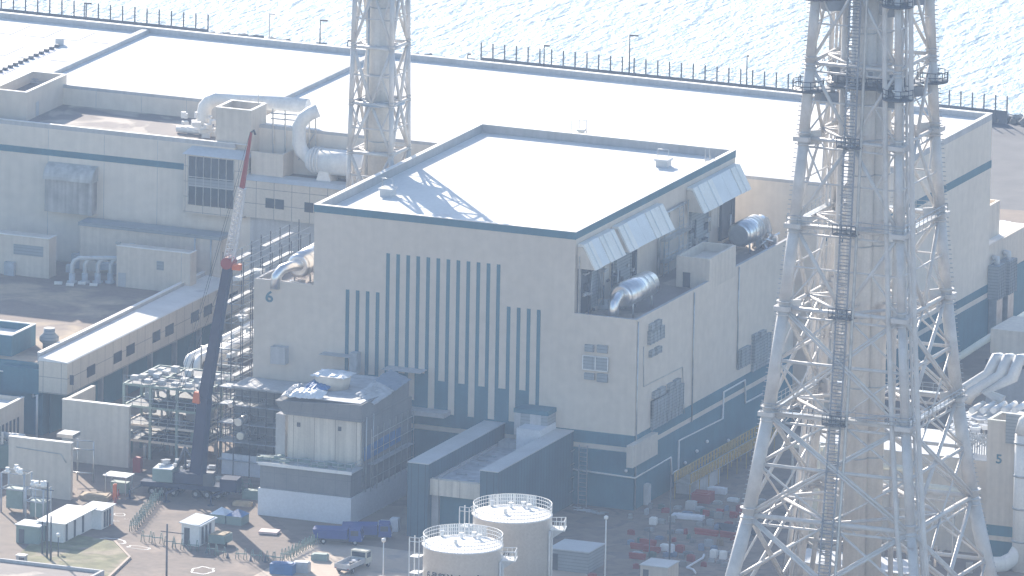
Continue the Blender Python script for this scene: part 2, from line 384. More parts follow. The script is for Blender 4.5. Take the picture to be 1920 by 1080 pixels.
# canopies on the facade
for x0, y0, x1_, y1_, d in ((597, 665, 655, 671, 2), (715, 693, 788, 700, 2.5), (755, 768, 832, 785, 2.5), (615, 695, 650, 705, 1.5)):
    a = W(x0, y0, Y=-d); c = W(x1_, y1_, Y=-d); MB().box(a.x, -d, c.z, c.x, -.01, a.z).build('canopy', PARIN, rb)
a = W(655, 662, Y=-1.5); c = W(668, 703, Y=-1.5); MB().box(a.x, -1.5, c.z, c.x, -.06, a.z).build('duct_box', ROOFM, rb)
# roof furniture
def roof_vent(x, y, z, s=1.7):
    p = W(x, y, z=z); k = MB().box(p.x - s / 2, p.y - s / 2, z, p.x + s / 2, p.y + s / 2, z + .9)
    k.box(p.x - s / 2 - .2, p.y - s / 2 - .2, z + .9, p.x + s / 2 + .2, p.y + s / 2 + .2, z + 1.15); k.build('roof_vent', ROOFG, rb)
    k = MB(); k.path([(p.x - s / 2 - .5, p.y + 1.2, z), (p.x - s / 2 - .5, p.y + 1.2, z + 2.1), (p.x + .1, p.y + 1.6, z + 2.1), (p.x + .1, p.y + 1.6, z)], .07, 5); k.build('vent_pipe', STEELG, rb)
roof_vent(727, 367, zU - 1.2); roof_vent(1244, 312, zU - 1.2); roof_vent(1090, 257, zU - 1.2, .7)
k = MB()
for x, y in ((1322, 300), (1330, 298), (1322, 312), (1331, 311)): p = W(x, y, z=zU - 1.2); k.tube(p, p + Vector((0, 0, 1.5)), .06, n=5)
p = W(1322, 300, z=zU); q = W(1342, 303, z=zU); k.tube(p + Vector((0, 0, .4)), q + Vector((0, 0, .4)), .06, n=5); k.tube(p, q, .06, n=5)
k.build('roof_ladder', STEELG, rb)
mst = W(1072, 248, Y=D); MB().tube((mst.x, D - .2, zU), (mst.x, D - .2, zU + 1.9), .05, n=5).build('lightning_rod', STEELG, rb)
# awnings on the upper right wall
def awning(y0, y1, kinds, cheek=True):
    zt, zbm, o = 36.1, 32.7, 2.75
    n_ = len(kinds); w = (y1 - y0) / n_
    for i, kd in enumerate(kinds):
        a, c = y0 + i * w + .03, y0 + (i + 1) * w - .03
        prof = [(x2 + .07, zt), (x2 + .9, zt), (x2 + .9 + o - .9, zbm), (x2 + .9 + o - 1.15, zbm), (x2 + .8, zt - .35), (x2 + .07, zt - .35)]
        off = .1 if kd else 0
        MB().extr([(X + (off if 0 < j < 5 else 0), a, Z) for j, (X, Z) in enumerate(prof)], (0, c - a, 0)).build('awning_panel', AWN2 if kd else AWN, rb)
        if kd:
            rr = MB(); m_ = max(2, int((c - a) / 1.2))
            for j in range(1, m_):
                yy = a + (c - a) * j / m_; rr.extr([(x2 + 1.0, yy - .06, zt + .01), (x2 + 1.0 + o - .9, yy - .06, zbm + .02), (x2 + 1.08 + o - .9, yy - .06, zbm + .1), (x2 + 1.08, yy - .06, zt + .1)], (0, .12, 0))
            rr.build('awning_rib', AWN, rb)
    for yy in (y0, y1 - .15): MB().extr([(x2 + .07, yy, zt - .4), (x2 + .85, yy, zt - .4), (x2 + o - .1, yy, zbm), (x2 + .07, yy, zbm)], (0, .15, 0)).build('awning_cheek', WALL2, rb)
awning(.6, 11.6, [1, 0, 1, 1]); awning(13.0, 29.5, [1, 0, 0, 1, 1]); awning(40.5, 58.2, [1, 1, 0, 0, 1])
# blow-out panels, doors, ladders below the awnings
for y0, y1, z0, z1, mm in ((1, 4.3, 26, 32.5, STEELD), (4.6, 7.4, 26.2, 32.3, LOUV), (7.8, 9.0, 27, 32, STEELG), (9.6, 12.0, 27.5, 32, WALL2), (14.0, 19.6, 26.0, 33, LOUV), (20, 21.5, 25.6, 33, STEELD), (41.5, 48, 26, 33.2, LOUV), (49, 52, 28.3, 32.4, WALL2), (53, 58, 26, 32.8, STEELD)):
    k = MB().box(x2 + .01, y0, z0, x2 + .35, y1, z1)
    k.box(x2 + .36, y0, z0, x2 + .5, y0 + .18, z1).box(x2 + .36, y1 - .18, z0, x2 + .5, y1, z1)
    k.build('blowout_panel', mm, rb)
k = MB()
for yy in (31.5, 33.2, 37, 38.5, .35, .8, 12.4, 40.2):
    k.tube((x2 + .5, yy, 25.4), (x2 + .5, yy, 34.5), .1, n=5)
for yy in (31.5, 37):
    for i in range(14): k.tube((x2 + .5, yy, 26 + i * .6), (x2 + .5, yy + 1.6, 26 + i * .6), .05, n=4)
for zz in (27.5, 30.5): k.box(x2 + .1, 30.5, zz, x2 + 1.3, 39.5, zz + .12)
k.rail([(x2 + 1.3, 30.5, 27.6), (x2 + 1.3, 39.5, 27.6)]); k.rail([(x2 + 1.3, 30.5, 30.6), (x2 + 1.3, 39.5, 30.6)])
k.path([(x2 + .4, 29.8, 26), (x2 + .4, 29.8, 34.2), (x2 + .4, 39.6, 34.2)], .22, 6)
k.build('access_ladder', STEELG, rb)
for i in range(34):
    yy = random.choice((random.uniform(.5, 12.5), random.uniform(12.5, 22), random.uniform(40, 58))); zz = random.uniform(25.4, 32)
    if i % 3: MB().box(x2 + .4, yy, zz, x2 + random.uniform(.6, 1.2), yy + random.uniform(.3, 1.5), zz + random.uniform(.15, .9)).build('wall_bracket', random.choice((STEELD, STEELG, PARIN)), rb)
    else: MB().tube((x2 + .7, yy, 25.4), (x2 + .7, yy, zz + 1), random.uniform(.08, .2), n=6).build('riser_pipe', random.choice((STEELG, STEELD)), rb)
# stair penthouse on the right lower roof
ph = MB(); a = W(1335, 490, X=XW); ya = a.y; yb = W(1380, 460, X=XW).y; ya = W(1332, 490, X=XW).y - .3
zp = W(1381, 459, X=XW).z
X0 = XW - 4.9
for q in ((X0, ya, XW - .001 + .02, ya + .35), (X0, yb - .35, XW + .02, yb)): ph.box(q[0], q[1], zL - 1.25, q[2], q[3], zp)
ph.box(XW - .35, ya + .35, zL - 1.25, XW + .02, yb - .35, zp).box(X0, ya + .35, zL - 1.25, X0 + .35, yb - .35, zp)
ph.box(X0 + .35, ya + .35, zp - 1.5, XW - .35, yb - .35, zp - 1.2)
ph.build('stair_penthouse', WALL2, rb)
MB().box(X0 - .03, ya + .8, zL - 1.2, X0 - .001, ya + 1.9, zL + .9).box(X0 + 1, ya - .03, zL - 1.2, X0 + 2.1, ya - .001, zL + .9).build('door', STEELD, rb)

# silver drums on the lower roofs
def drum(p0, p1, r, label, elbow, legs=2):
    p0 = Vector(p0); p1 = Vector(p1); d = (p1 - p0).normalized()
    t = thing('silver_drum', label, 'exhaust drum', (p0.x, p0.y, zL - 1.25), 'silver exhaust drums on the lower roofs')
    k = MB(); k.tube(p0 - d * .25, p0, r * .75, r, n=24); k.tube(p0, p1, r, n=24); k.tube(p1, p1 + d * .25, r, r * .75, n=24)
    L_ = (p1 - p0).length
    for i in range(1, 6): q = p0 + d * (L_ * i / 6); k.tube(q - d * .04, q + d * .04, r + .04, n=24)
    k.build('shell', SILVER, t)
    k = MB()
    for i in range(legs):
        q = p0.lerp(p1, .15 + .7 * i / (legs - 1)); zb_ = zL - 1.25
        s_ = Vector((-d.y, d.x, 0)) * r * .7
        for sg in (-1, 1): k.tube((q.x + s_.x * sg, q.y + s_.y * sg, zb_), (q.x + s_.x * sg * .9, q.y + s_.y * sg * .9, p0.z - r * .3), .13, n=6)
    k.build('support_frame', STEELG, t)
    if elbow: MB().path(elbow, r * .42, 12).build('elbow_duct', SILVER, t)
    return t
zr = zL - 1.25
a = W(1165, 555, z=zr + 3.2); c = W(1215, 531, z=zr + 3.2)
drum(a, c, 1.75, 'silver drum nearest the front corner of the right lower roof', [a + Vector((0, .3, .2)), a + Vector((0, -1.6, .1)), a + Vector((0, -2.6, -.5)), a + Vector((0, -2.9, -3.0))])
a = W(1387, 440, z=zr + 2.8); c = W(1417, 425, z=zr + 2.8)
drum(a, c, 1.75, 'silver drum at the far end of the right lower roof behind the stair penthouse', [c + Vector((0, -.2, .4)), c + Vector((0, 2.0, .6)), c + Vector((0, 3.2, .2)), c + Vector((.2, 3.7, -1)), c + Vector((.2, 3.7, -2.7))])
a = W(560, 498, z=zr + 2.8); c = W(610, 470, z=zr + 2.8)
drum(a, c, 1.7, 'silver drum on the left lower roof beside the scaffold', [a + Vector((.3, .3, 0)), a + Vector((-.5, -1.6, .2)), a + Vector((-1.3, -2.8, -.1)), a + Vector((-1.8, -3.5, -1)), a + Vector((-1.9, -3.7, -2.7))])
k = MB()
for i in range(16):
    p = Vector((random.uniform(1, 7.5), random.uniform(.9, 3.5), zr)); k.obox((p.x, p.y, zr + .4), (random.uniform(.3, .9), random.uniform(.3, .8), random.uniform(.4, 1.2)), random.random())
tag(k.build('equipment_crates', SILVER), 'small silver valve boxes on the left lower roof below the silver drum', 'equipment')
k = MB(); p = W(1132, 578, z=zr)
k.lathe((p.x, p.y, zr), [(1.1, 0), (1.1, .5), (.6, .9), (.35, 1.2)], 16); k.tube((p.x + .2, p.y, zr + .8), (p.x + 1.8, p.y + 2, zr + 1.4), .35)
tag(k.build('fan_unit', ROOFG), 'grey fan unit behind the front parapet of the right lower roof', 'fan')
k = MB(); p = W(1435, 462, z=zr)
for i in range(9): k.obox((p.x + random.uniform(-1.4, 1.4), p.y + random.uniform(-2.5, 2.5), zr + .7), (.6, .5, 1.3), random.random()); k.tube((p.x + random.uniform(-1.4, 1.4), p.y + random.uniform(-2.5, 2.5), zr), (p.x + random.uniform(-1.4, 1.4), p.y + random.uniform(-2.5, 2.5), zr + 1.6), .15)
tag(k.build('valve_skid', SILVER), 'shiny valve pipework beside the far silver drum', 'valves')

# ================================================================ TURBINE BUILDING
tbu = thing('turbine_building', 'long cream turbine hall with a vast white roof behind the numbered block', 'building', (0, 95, 0))
ZT = 32.7; YN1 = 80.; YN2 = 68.; YF = 120.6; XR = 62.6; XS = -31.0; YP = 64.3
b = MB()
b.box(-150, YN1, 0, XR, YF, ZT - .9)
b.box(XS, YN2, 0, XR - .001, YN1 - .001, ZT - .9)
b.box(-150, YP, 0, XS - .001, YN1 - .002, 29.3)
b.box(XS + .001, 63.4, 0, -2, YN2 - .002, 25.6)
b.build('wall', WALLT, tbu)
pr = MB(); pr.box(-150, YF - .5, ZT - .9, XR, YF, ZT).box(XR - .45, YN2 + .45, ZT - .9, XR, YF - .5, ZT)
pr.box(-150, YN1, ZT - .9, XS, YN1 + .4, ZT - .45).box(XS, YN2, ZT - .9, XR, YN2 + .45, ZT - .45).box(-150, YP, 29.3, XS, YP + .4, 29.9)
pr.build('parapet', PARIN, tbu)
cp = MB(); cp.box(-150, YF - .6, ZT, XR + .06, YF + .06, ZT + .1).box(XR - .5, YN2, ZT, XR + .06, YF - .6, ZT + .1)
cp.box(-150, YP - .05, 29.9, XS + 2, YP + .45, 29.97)
cp.build('parapet_cap', CAPW, tbu)
rf = MB(); rf.box(-150, YN1 + .4, ZT - .899, XS, YF - .5, ZT - .8).box(XS, YN2 + .45, ZT - .899, XR - .45, YF - .5, ZT - .8); rf.build('roof', ROOFW, tbu)
rl = MB(); rl.box(-150, YP + .4, 29.301, XS, YN1 - .01, 29.34); rl.build('terrace_roof', ROOFC, tbu)
rl = MB(); rl.box(XS, 63.6, 25.601, -2, YN2 - .01, 25.64); rl.build('pipe_terrace', ROOFC, tbu)
def zf(x, y, Y): p = W(x, y, Y=Y); return p.z
for (xa, ya, xb, yb) in ((97, 137, 250, 65), (524, 188, 662, 117)):
    a = W(xa, ya, z=ZT - .3); c = W(xb, yb, z=ZT - .3); xm = (a.x + c.x) / 2
    MB().box(xm - .5, YN1 + .4, ZT - .8, xm + .5, YF - .5, ZT - .15).build('roof_ridge', PARIN, tbu)
k = MB()
for i in range(12):
    p = W(0 + i * 9.7, 136 - i * 4.3, z=ZT - .8); k.box(p.x - .3, p.y - .3, ZT - .799, p.x + .3, p.y + .3, ZT - .35)
k.build('roof_pegs', STEELD, tbu)
p = W(112, 84, z=ZT - .8); MB().obox((p.x, p.y, ZT - .3), (1.2, 1, 1), .3).build('roof_vent', ROOFG, tbu)
k = MB()
for i in range(4):
    for j in range(3):
        p = W(20 + i * 62 - j * 75, 55 + i * 6 + j * 34, z=ZT - .8); k.box(p.x - 1.6, p.y - 3.4, ZT - .799, p.x + 1.6, p.y + 3.4, ZT - .74)
k.build('roof_panel', mat('roof_panel_pale', (.62, .60, .62), .8, var=.06), tbu)
# teal bands
zb1 = zf(0, 276, YP); k = MB(); xe = W(345, 312, Y=YP).x
k.box(-150, YP - .06, zb1 - .45, xe, YP - .001, zb1 + .45)
zz = W(1862, 305, X=XR).z
k.box(XR + .001, YN2, zz - .55, XR + .06, YF + .06, zz + .55).build('teal_band', TEAL, tbu)
zz = W(1800, 562, X=XR).z; zl = W(1800, 582, X=XR).z
k = MB(); k.box(XR + .001, YN2, zl + .4, XR + .06, YF + .06, zz).box(XR + .001, YN2, 0, XR + .06, YF + .06, zl - .4)
zq = W(1440, 433, Y=YN2).z; k.box(XW + .5, YN2 - .06, zq - .55, XR + .06, YN2 - .001, zq + .55)
k.build('teal_base', TEAL, tbu)
k = MB()
for x in (90, 195, 295): X = W(x, 330, Y=YP).x; k.box(X - .03, YP - .02, 11, X + .03, YP - .001, 29.2)
for x in (180, 265, 350): X = W(x, 200, Y=YN1).x; k.box(X - .03, YN1 - .02, 29.4, X + .03, YN1 - .001, ZT - .5)
k.build('wall_joint', STEELG, tbu)
# stair head box, top left
a = W(50, 174, z=33.5); zt = 33.5; X1 = a.x; X0 = X1 - 5.6
k = MB(); k.box(X0, a.y, 29.3, X1, a.y + .4, zt).box(X1 - .4, a.y + .4, 29.3, X1, YN1 + 1.2, zt).box(X0, a.y + .4, 29.3, X0 + .4, YN1 + 1.2, zt).box(X0 + .4, YN1 + .8, 29.3, X1 - .4, YN1 + 1.2, zt)
k.build('stair_head_wall', WALL, tbu)
k = MB(); k.box(X0 - .05, a.y - .05, zt, X1 + .05, a.y + .45, zt + .08).box(X1 - .45, a.y + .45, zt, X1 + .05, YN1 + 1.25, zt + .08).box(X0 - .05, a.y + .45, zt, X0 + .45, YN1 + 1.25, zt + .08).box(X0 + .45, YN1 + .75, zt, X1 - .45, YN1 + 1.25, zt + .08)
k.build('stair_head_cap', CAPW, tbu); MB().box(X0 + .4, a.y + .4, zt - 1.6, X1 - .4, YN1 + .8, zt - 1.5).build('stair_head_roof', ROOFC, tbu)
MB().box(X1 + .002, a.y + 3.2, 29.4, X1 + .05, a.y + 4.2, 31.5).build('door', PARIN, tbu)
MB().box(-150, a.y - 2, 29.34, X0 - .01, YN1 - .01, 32.6).build('stair_head_annex', WALL, tbu)
# lift tower
ex0 = W(405, 200, Y=65).x; ex1 = W(471, 208, Y=65).x; ez = W(471, 208, Y=65).z
k = MB(); k.box(ex0, 65, 25, ex1, 65.35, ez).box(ex1 - .35, 65.35, 25, ex1, 70.5, ez).box(ex0, 65.35, 25, ex0 + .35, 70.5, ez).box(ex0 + .35, 70.15, 25, ex1 - .35, 70.5, ez).box(ex0 + .35, 65.35, ez - 1.6, ex1 - .35, 70.15, ez - 1.3)
k.build('lift_tower', WALL2, tbu)
k = MB(); k.box(ex0 - .06, 64.94, ez, ex1 + .06, 65.4, ez + .08).box(ex1 - .4, 65.4, ez, ex1 + .06, 70.56, ez + .08).box(ex0 - .06, 65.4, ez, ex0 + .4, 70.56, ez + .08).box(ex0 + .4, 70.1, ez, ex1 - .4, 70.56, ez + .08); k.build('lift_tower_cap', CAPW, tbu)
MB().tube((ex1 - 1.2, 70.3, ez), (ex1 - 1.2, 70.3, ez + 1.6), .08, .03, n=5).build('lightning_rod', STEELG, tbu)
# low box beside the lift tower
a = W(471, 283, Y=64.2); c = W(531, 290, Y=64.2)
k = MB().box(a.x, 64.2, 25.6, c.x, 64.5, c.z).box(c.x - .3, 64.5, 25.6, c.x, 67.9, c.z).box(a.x, 64.5, 25.6, c.x - .3, 67.9, c.z - .9); k.build('machine_room', WALL2, tbu)
# window bay and long window gallery
Yb = 62.6
a = W(345, 288, Y=Yb); c = W(460, 400, Y=Yb); d_ = W(660, 352, Y=Yb); xb1 = W(458, 300, Y=Yb).x; bz1 = a.z; bz0 = W(345, 398, Y=Yb).z
MB().box(a.x, Yb, bz0, xb1, 65, bz1).build('window_bay', PANEL, tbu)
MB().hexa([(a.x - .2, Yb - .3, bz1), (xb1 + .2, Yb - .3, bz1), (xb1 + .2, 64.9, bz1), (a.x - .2, 64.9, bz1)], [(a.x + .6, Yb + 1.6, bz1 + .9), (xb1 - .4, Yb + 1.6, bz1 + .9), (xb1 - .4, 64.9, bz1 + .9), (a.x + .6, 64.9, bz1 + .9)]).build('bay_roof', ROOFG, tbu)
g0 = W(354, 292, Y=Yb); g1 = W(438, 392, Y=Yb)
gw = MB().box(g0.x, Yb - .05, g1.z, g1.x, Yb - .001, g0.z).build('window', GLASS, tbu)
k = MB()
for i in range(7): X = g0.x + (g1.x - g0.x) * i / 6; k.box(X - .05, Yb - .12, g1.z, X + .05, Yb - .055, g0.z)
for i in (0, 1): zz = g0.z - (g0.z - g1.z) * (.42 + .18 * i); k.box(g0.x, Yb - .11, zz - .06, g1.x, Yb - .056, zz + .06)
k.build('mullions', STEELG, gw)
zz = g0.z - (g0.z - g1.z) * .51; MB().box(g0.x, Yb - .10, zz - .75, g1.x, Yb - .052, zz + .45).build('spandrel', LOUV, gw)
gz1 = W(660, 358, Y=Yb).z; gz0 = W(600, 421, Y=Yb).z; gx1 = 6.0
MB().box(xb1 + .01, Yb, gz0, gx1, 63.39, gz1).build('window_gallery', PANEL, tbu)
MB().hexa([(xb1, Yb - .2, gz1), (gx1, Yb - .2, gz1), (gx1, 65.2, gz1), (xb1, 65.2, gz1)], [(xb1 + .01, Yb + .9, gz1 + .45), (gx1, Yb + .9, gz1 + .45), (gx1, 65.2, gz1 + .6), (xb1 + .01, 65.2, gz1 + .6)]).build('gallery_roof', ROOFG, tbu)
for x0, y0, x1_, y1_ in ((498, 371, 515, 391), (516, 373, 533, 393), (571, 379, 588, 399), (589, 381, 606, 401)):
    p = W(x0, y0, Y=Yb); q = W(x1_, y1_, Y=Yb); MB().box(p.x, Yb - .04, q.z, q.x - .05, Yb - .001, p.z).build('window', GLASS, tbu)
MB().box(XS + 3, 63.3, 8, 0, 63.395, gz0).build('recess_wall', PARIN, tbu)
# curved hood on the wall
p0 = W(80, 335, Y=62); p1 = W(172, 345, Y=62)
k = MB(); prof = []
for i in range(8):
    t_ = math.pi / 2 * i / 7; prof.append((YP - 2.3 * math.sin(t_) * 1.0, p0.z + 2.1 * math.cos(t_)))
k.extr([(p0.x, YP - .001, p0.z + 2.1)] + [(p0.x, y_, z_) for y_, z_ in prof[1:]] + [(p0.x, YP - 2.0, p0.z - .01), (p0.x, YP - .001, p0.z - .01)], (p1.x - p0.x, 0, 0)); k.build('vent_hood', mat('weathered_hood', (.50, .50, .48), .6, var=.2, scale=.5, streak=.2), tbu)
MB().box(p0.x + .1, YP - 1.8, p0.z - 4.8, p1.x - .2, YP - .002, p0.z - .02).build('stained_duct', mat('stained_duct_paint', (.46, .45, .43), .7, var=.3, scale=.35, streak=.35), tbu)
# annex at the sea end
k = MB().box(50, YF + .1, 0, 62.55, 137, 13.2); k.build('annex_wall', WALL2, tbu)
MB().box(50, YF + .1, 13.2, 62.2, 137, 13.25).build('annex_roof', ROOFW, tbu)
MB().box(62.551, YF + .1, 0, 62.62, 137, 8.2).build('annex_base', TEAL, tbu)
a = W(1860, 448, Y=124); c = W(1882, 375, Y=124)
k = MB().box(54.0, 124, 13.2, 61.0, 124.4, 18.2).box(60.6, 124.4, 13.2, 61.0, 129, 18.2).box(54, 128.6, 13.2, 60.6, 129, 18.2).box(54, 124.4, 13.2, 54.4, 128.6, 18.2).box(54.4, 124.4, 16, 60.6, 128.6, 16.2); k.build('annex_penthouse', WALL2, tbu)

# louvred cooler cabinets against the far corner
for x, y, lab in ((1871, 500, 'tall ribbed grey cooler cabinet against the far right corner of the turbine hall'), (1892, 490, 'second ribbed grey cooler cabinet beside the teal annex base')):
    p = W(x, y, X=XR + 1); t = thing('cooler_cabinet', lab, 'cabinet', (p.x, p.y, 3), 'cooler cabinets at the turbine hall corner')
    k = MB().box(XR + .07, p.y - 1.5, p.z - 4.6, XR + 1.6, p.y + 1.5, p.z + .3)
    for i in range(5): k.box(XR + 1.6, p.y - 1.5 + i * .7, p.z - 4.6, XR + 1.75, p.y - 1.35 + i * .7, p.z + .3)
    k.build('cabinet', LOUV, t); MB().path([(XR + .9, p.y, p.z + .2), (XR + .9, p.y, p.z + 1.2), (XR + .2, p.y, p.z + 1.2)], .45, 10).build('vent_cowl', ROOFG, t)
    MB().box(XR + .2, p.y - 1.2, 0, XR + 1.4, p.y + 1.2, p.z - 4.6).build('plinth', STEELG, t)

# ================================================================ LATTICE STACKS
def lattice_stack(name, label, cx, cy, levels, sfun, r_leg, r_br, flues, mat_s, centre_flue_z, xbelow, ladder=False, platforms=(), spikes=False):
    """levels: ring heights; sfun(z): side of the square plan"""
    t = thing(name, label, 'stack tower', (cx, cy, levels[0]))
    def corner(i, z):
        h = sfun(z) / 2; sx, sy = ((-1, -1), (1, -1), (1, 1), (-1, 1))[i % 4]; return Vector((cx + sx * h, cy + sy * h, z))
    sgl = MB
    for i in range(4):
        k = MB()
        pts = [corner(i, z) for z in levels]
        lf = .66 if (spikes and i in (1, 3)) else 1
        for a, c in zip(pts, pts[1:]):
            k.tube(a, c, r_leg(a.z) * lf, r_leg(c.z) * lf, n=12)
        k.build('leg', mat_s, t)
        k = MB()
        for p in pts[1:-1]:
            for dz in (-1.1, -.35, 1.0): k.tube(p + Vector((0, 0, dz * r_leg(p.z))), p + Vector((0, 0, dz * r_leg(p.z) + .14)), r_leg(p.z) * 1.28 * lf, n=12)
        k.build('leg_collar', mat_s, t)
        if spikes and i in (0, 2):          # climbing-rung clamps down the outer edge of the leg
            k = MB(); o = Vector((-1, -.25, 0)).normalized() if i == 0 else Vector((1, .25, 0)).normalized()
            z = 1.0
            while z < levels[-1] - 1:
                p = corner(i, z); q = p + o * r_leg(z); k.tube(q - o * .2, q + o * .38, .06, n=4); z += .62
            k.build('step_bolts', STEELG, t, split=False)['kind'] = 'stuff'
    for f in range(4):
        k = MB(); h = MB(); dbl = 0
        nrm = Vector(((0, -1, 0), (1, 0, 0), (0, 1, 0), (-1, 0, 0))[f])
        for j, z in enumerate(levels):
            if j:
                h.tube(corner(f, z), corner(f + 1, z), r_br(z) * 1.1, n=8)
                if spikes:
                    dz = Vector((0, 0, -1.1)); A_, B_ = corner(f, z), corner(f + 1, z); h.tube(A_ + dz, B_ + dz, r_br(z) * .6, n=6)
                    for q in range(1, 9): h.tube(A_.lerp(B_, q / 9) + dz, A_.lerp(B_, (q + (.5 if q % 2 else -.5)) / 9), .09, n=4)
            if j == len(levels) - 1: continue
            z2 = levels[j + 1]
            a0, a1 = corner(f, z), corner(f + 1, z); b0, b1 = corner(f, z2), corner(f + 1, z2)
            am, bm = (a0 + a1) / 2, (b0 + b1) / 2
            rb_ = r_br(z)
            if z < xbelow:
                mid = (am + bm) / 2; m0 = (a0 + b0) / 2; m1 = (a1 + b1) / 2
                off = nrm * .0
                for sg in (-.45, .45):
                    o2 = (a1 - a0).normalized() * sg
                    k.tube(a0 + o2, b1 + o2 * .6, rb_ * .62, n=6); k.tube(a1 + o2 + nrm * .3, b0 + o2 * .6 + nrm * .3, rb_ * .62, n=6)
                h.tube(m0, m1, rb_ * .8, n=6)
                k.tube(m0, am, rb_ * .5, n=6); k.tube(m1, am, rb_ * .5, n=6); k.tube(m0, bm, rb_ * .5, n=6); k.tube(m1, bm, rb_ * .5, n=6)
            elif j % 2:
                k.tube(am.lerp(bm, .5), (am + b0) / 2, rb_ * .5, n=5); k.tube(am.lerp(bm, .5), (am + b1) / 2, rb_ * .5, n=5); k.tube(a0, (am + b0) / 2, rb_ * .55, n=5); k.tube(a1, (am + b1) / 2, rb_ * .55, n=5)
                k.tube(am, b0, rb_, n=6); k.tube(am, b1, rb_, n=6); k.tube(a0.lerp(b0, .5), (am + b0) / 2, rb_ * .55, n=5); k.tube(a1.lerp(b1, .5), (am + b1) / 2, rb_ * .55, n=5)
            else:
                k.tube(b0, (a0 + bm) / 2, rb_ * .55, n=5); k.tube(b1, (a1 + bm) / 2, rb_ * .55, n=5); k.tube((a0 + bm) / 2, (a1 + bm) / 2, rb_ * .5, n=5)
                k.tube(a0, bm, rb_, n=6); k.tube(a1, bm, rb_, n=6); k.tube(a0.lerp(b0, .5), (a0 + bm) / 2, rb_ * .55, n=5); k.tube(a1.lerp(b1, .5), (a1 + bm) / 2, rb_ * .55, n=5)
            k.build('bracing', mat_s, t, split=False); k = MB()
        h.build('ring_beam', mat_s, t)
    for i in ((1, 3) if spikes else ()):      # slim risers either side of the front and back legs
        for sg in (-1, 1):
            k = MB(); k.path([corner(i, z) + Vector((sg * 1.75, .2 * sg, 0)) for z in levels], .36, 8); k.build('riser', mat_s, t)
            k = MB(); k.path([corner(i, z) + Vector((sg * .1, 2.3 * (1 if i == 1 else -1) + sg * .5, 0)) for z in levels], .2, 6); k.build('riser', mat_s, t)
    # inner diaphragms that hold the flues
    for j, z in enumerate(levels[1:], 1):
        k = MB()
        ms = [(corner(i, z) + corner(i + 1, z)) / 2 for i in range(4)]
        for i in range(4):
            k.tube(ms[i], ms[(i + 1) % 4], r_br(z) * .8, n=6)
            k.tube(ms[i] + Vector((0, 0, .05)), Vector((cx, cy, z)) + (ms[i] - Vector((cx, cy, z))) * .3, r_br(z) * .6, n=6)
        k.build('diaphragm', mat_s, t)
    for (dx, dy, r) in flues:
        zt_ = levels[-1] + 3
        k = MB().tube((cx + dx, cy + dy, centre_flue_z), (cx + dx, cy + dy, zt_), r, n=28)
        fl = k.build('flue', FLUE, t)
        k = MB(); z = centre_flue_z + 5
        while z < zt_: k.tube((cx + dx, cy + dy, z - .08), (cx + dx, cy + dy, z + .08), r + .07, n=28); z += 9.5
        k.build('flue_band', STEELG, fl)
    return t, corner

LADD = mat('ladder_steel', (.26, .28, .31), .5, var=.25, scale=.6)
ZS = [0, 10, 25, 40, 55, 70, 85, 120]; SS = [29.2, 25.0, 20.4, 17.2, 14.8, 12.9, 11.5, 9.0]
def interp(z):
    for i in range(len(ZS) - 1):
        if z <= ZS[i + 1]: u = (z - ZS[i]) / (ZS[i + 1] - ZS[i]); return SS[i] + (SS[i + 1] - SS[i]) * u
    return SS[-1]
TC = W(1608, 1190, z=0)
lev = [0, 17.5, 31, 45, 56, 67.5, 77.5, 88, 99, 110]
tw, tcor = lattice_stack('lattice_stack_tower', 'huge white tubular lattice tower holding the tall flues on the right', TC.x, TC.y, lev, interp,
                  lambda z: .98 - z * .0036, lambda z: .34 - z * .0014, [(-.7, -.2, 1.5), (1.0, 1.5, 1.4)], STEELW, 0, 44, spikes=True)
# ladder run up the middle of the front face
def fmid(z): return Vector((TC.x - .3 * 0, TC.y - interp(z) / 2 - .5, z))
k = MB(); hoops = MB(); r_ = []
for sg in (-.75, .75):
    pts = [fmid(z) + Vector((sg, 0, 0)) for z in range(0, 112, 2)]; k.path(pts, .13, 6)
z = .5
while z < 110:
    k.tube(fmid(z) + Vector((-.75, 0, 0)), fmid(z) + Vector((.75, 0, 0)), .06, n=4)
    z += .45
ld = k.build('access_ladder', LADD, tw, split=False)
z = 1
while z < 110:
    c = fmid(z); hoops.path([c + Vector((-.75, 0, 0)), c + Vector((-.7, -.9, 0)), c + Vector((.7, -.9, 0)), c + Vector((.75, 0, 0))], .05, 4); z += 1.3
hoops.build('ladder_hoops', LADD, ld, split=False)['kind'] = 'stuff'
# cable tray beside the ladder
k = MB(); pts = [fmid(z) + Vector((1.5, .2, 0)) for z in range(0, 112, 4)]; k.path(pts, .22, 6); k.build('cable_riser', STEELG, tw)
for ang, rr in ((R_(200), .45), (R_(250), .3), (R_(20), .35)):
    MB().tube((TC.x + 4.2 * math.cos(ang), TC.y + 4.2 * math.sin(ang), 0), (TC.x + 3.2 * math.cos(ang), TC.y + 3.2 * math.sin(ang), 110), rr, n=10).build('riser_pipe', STEELW, tw)
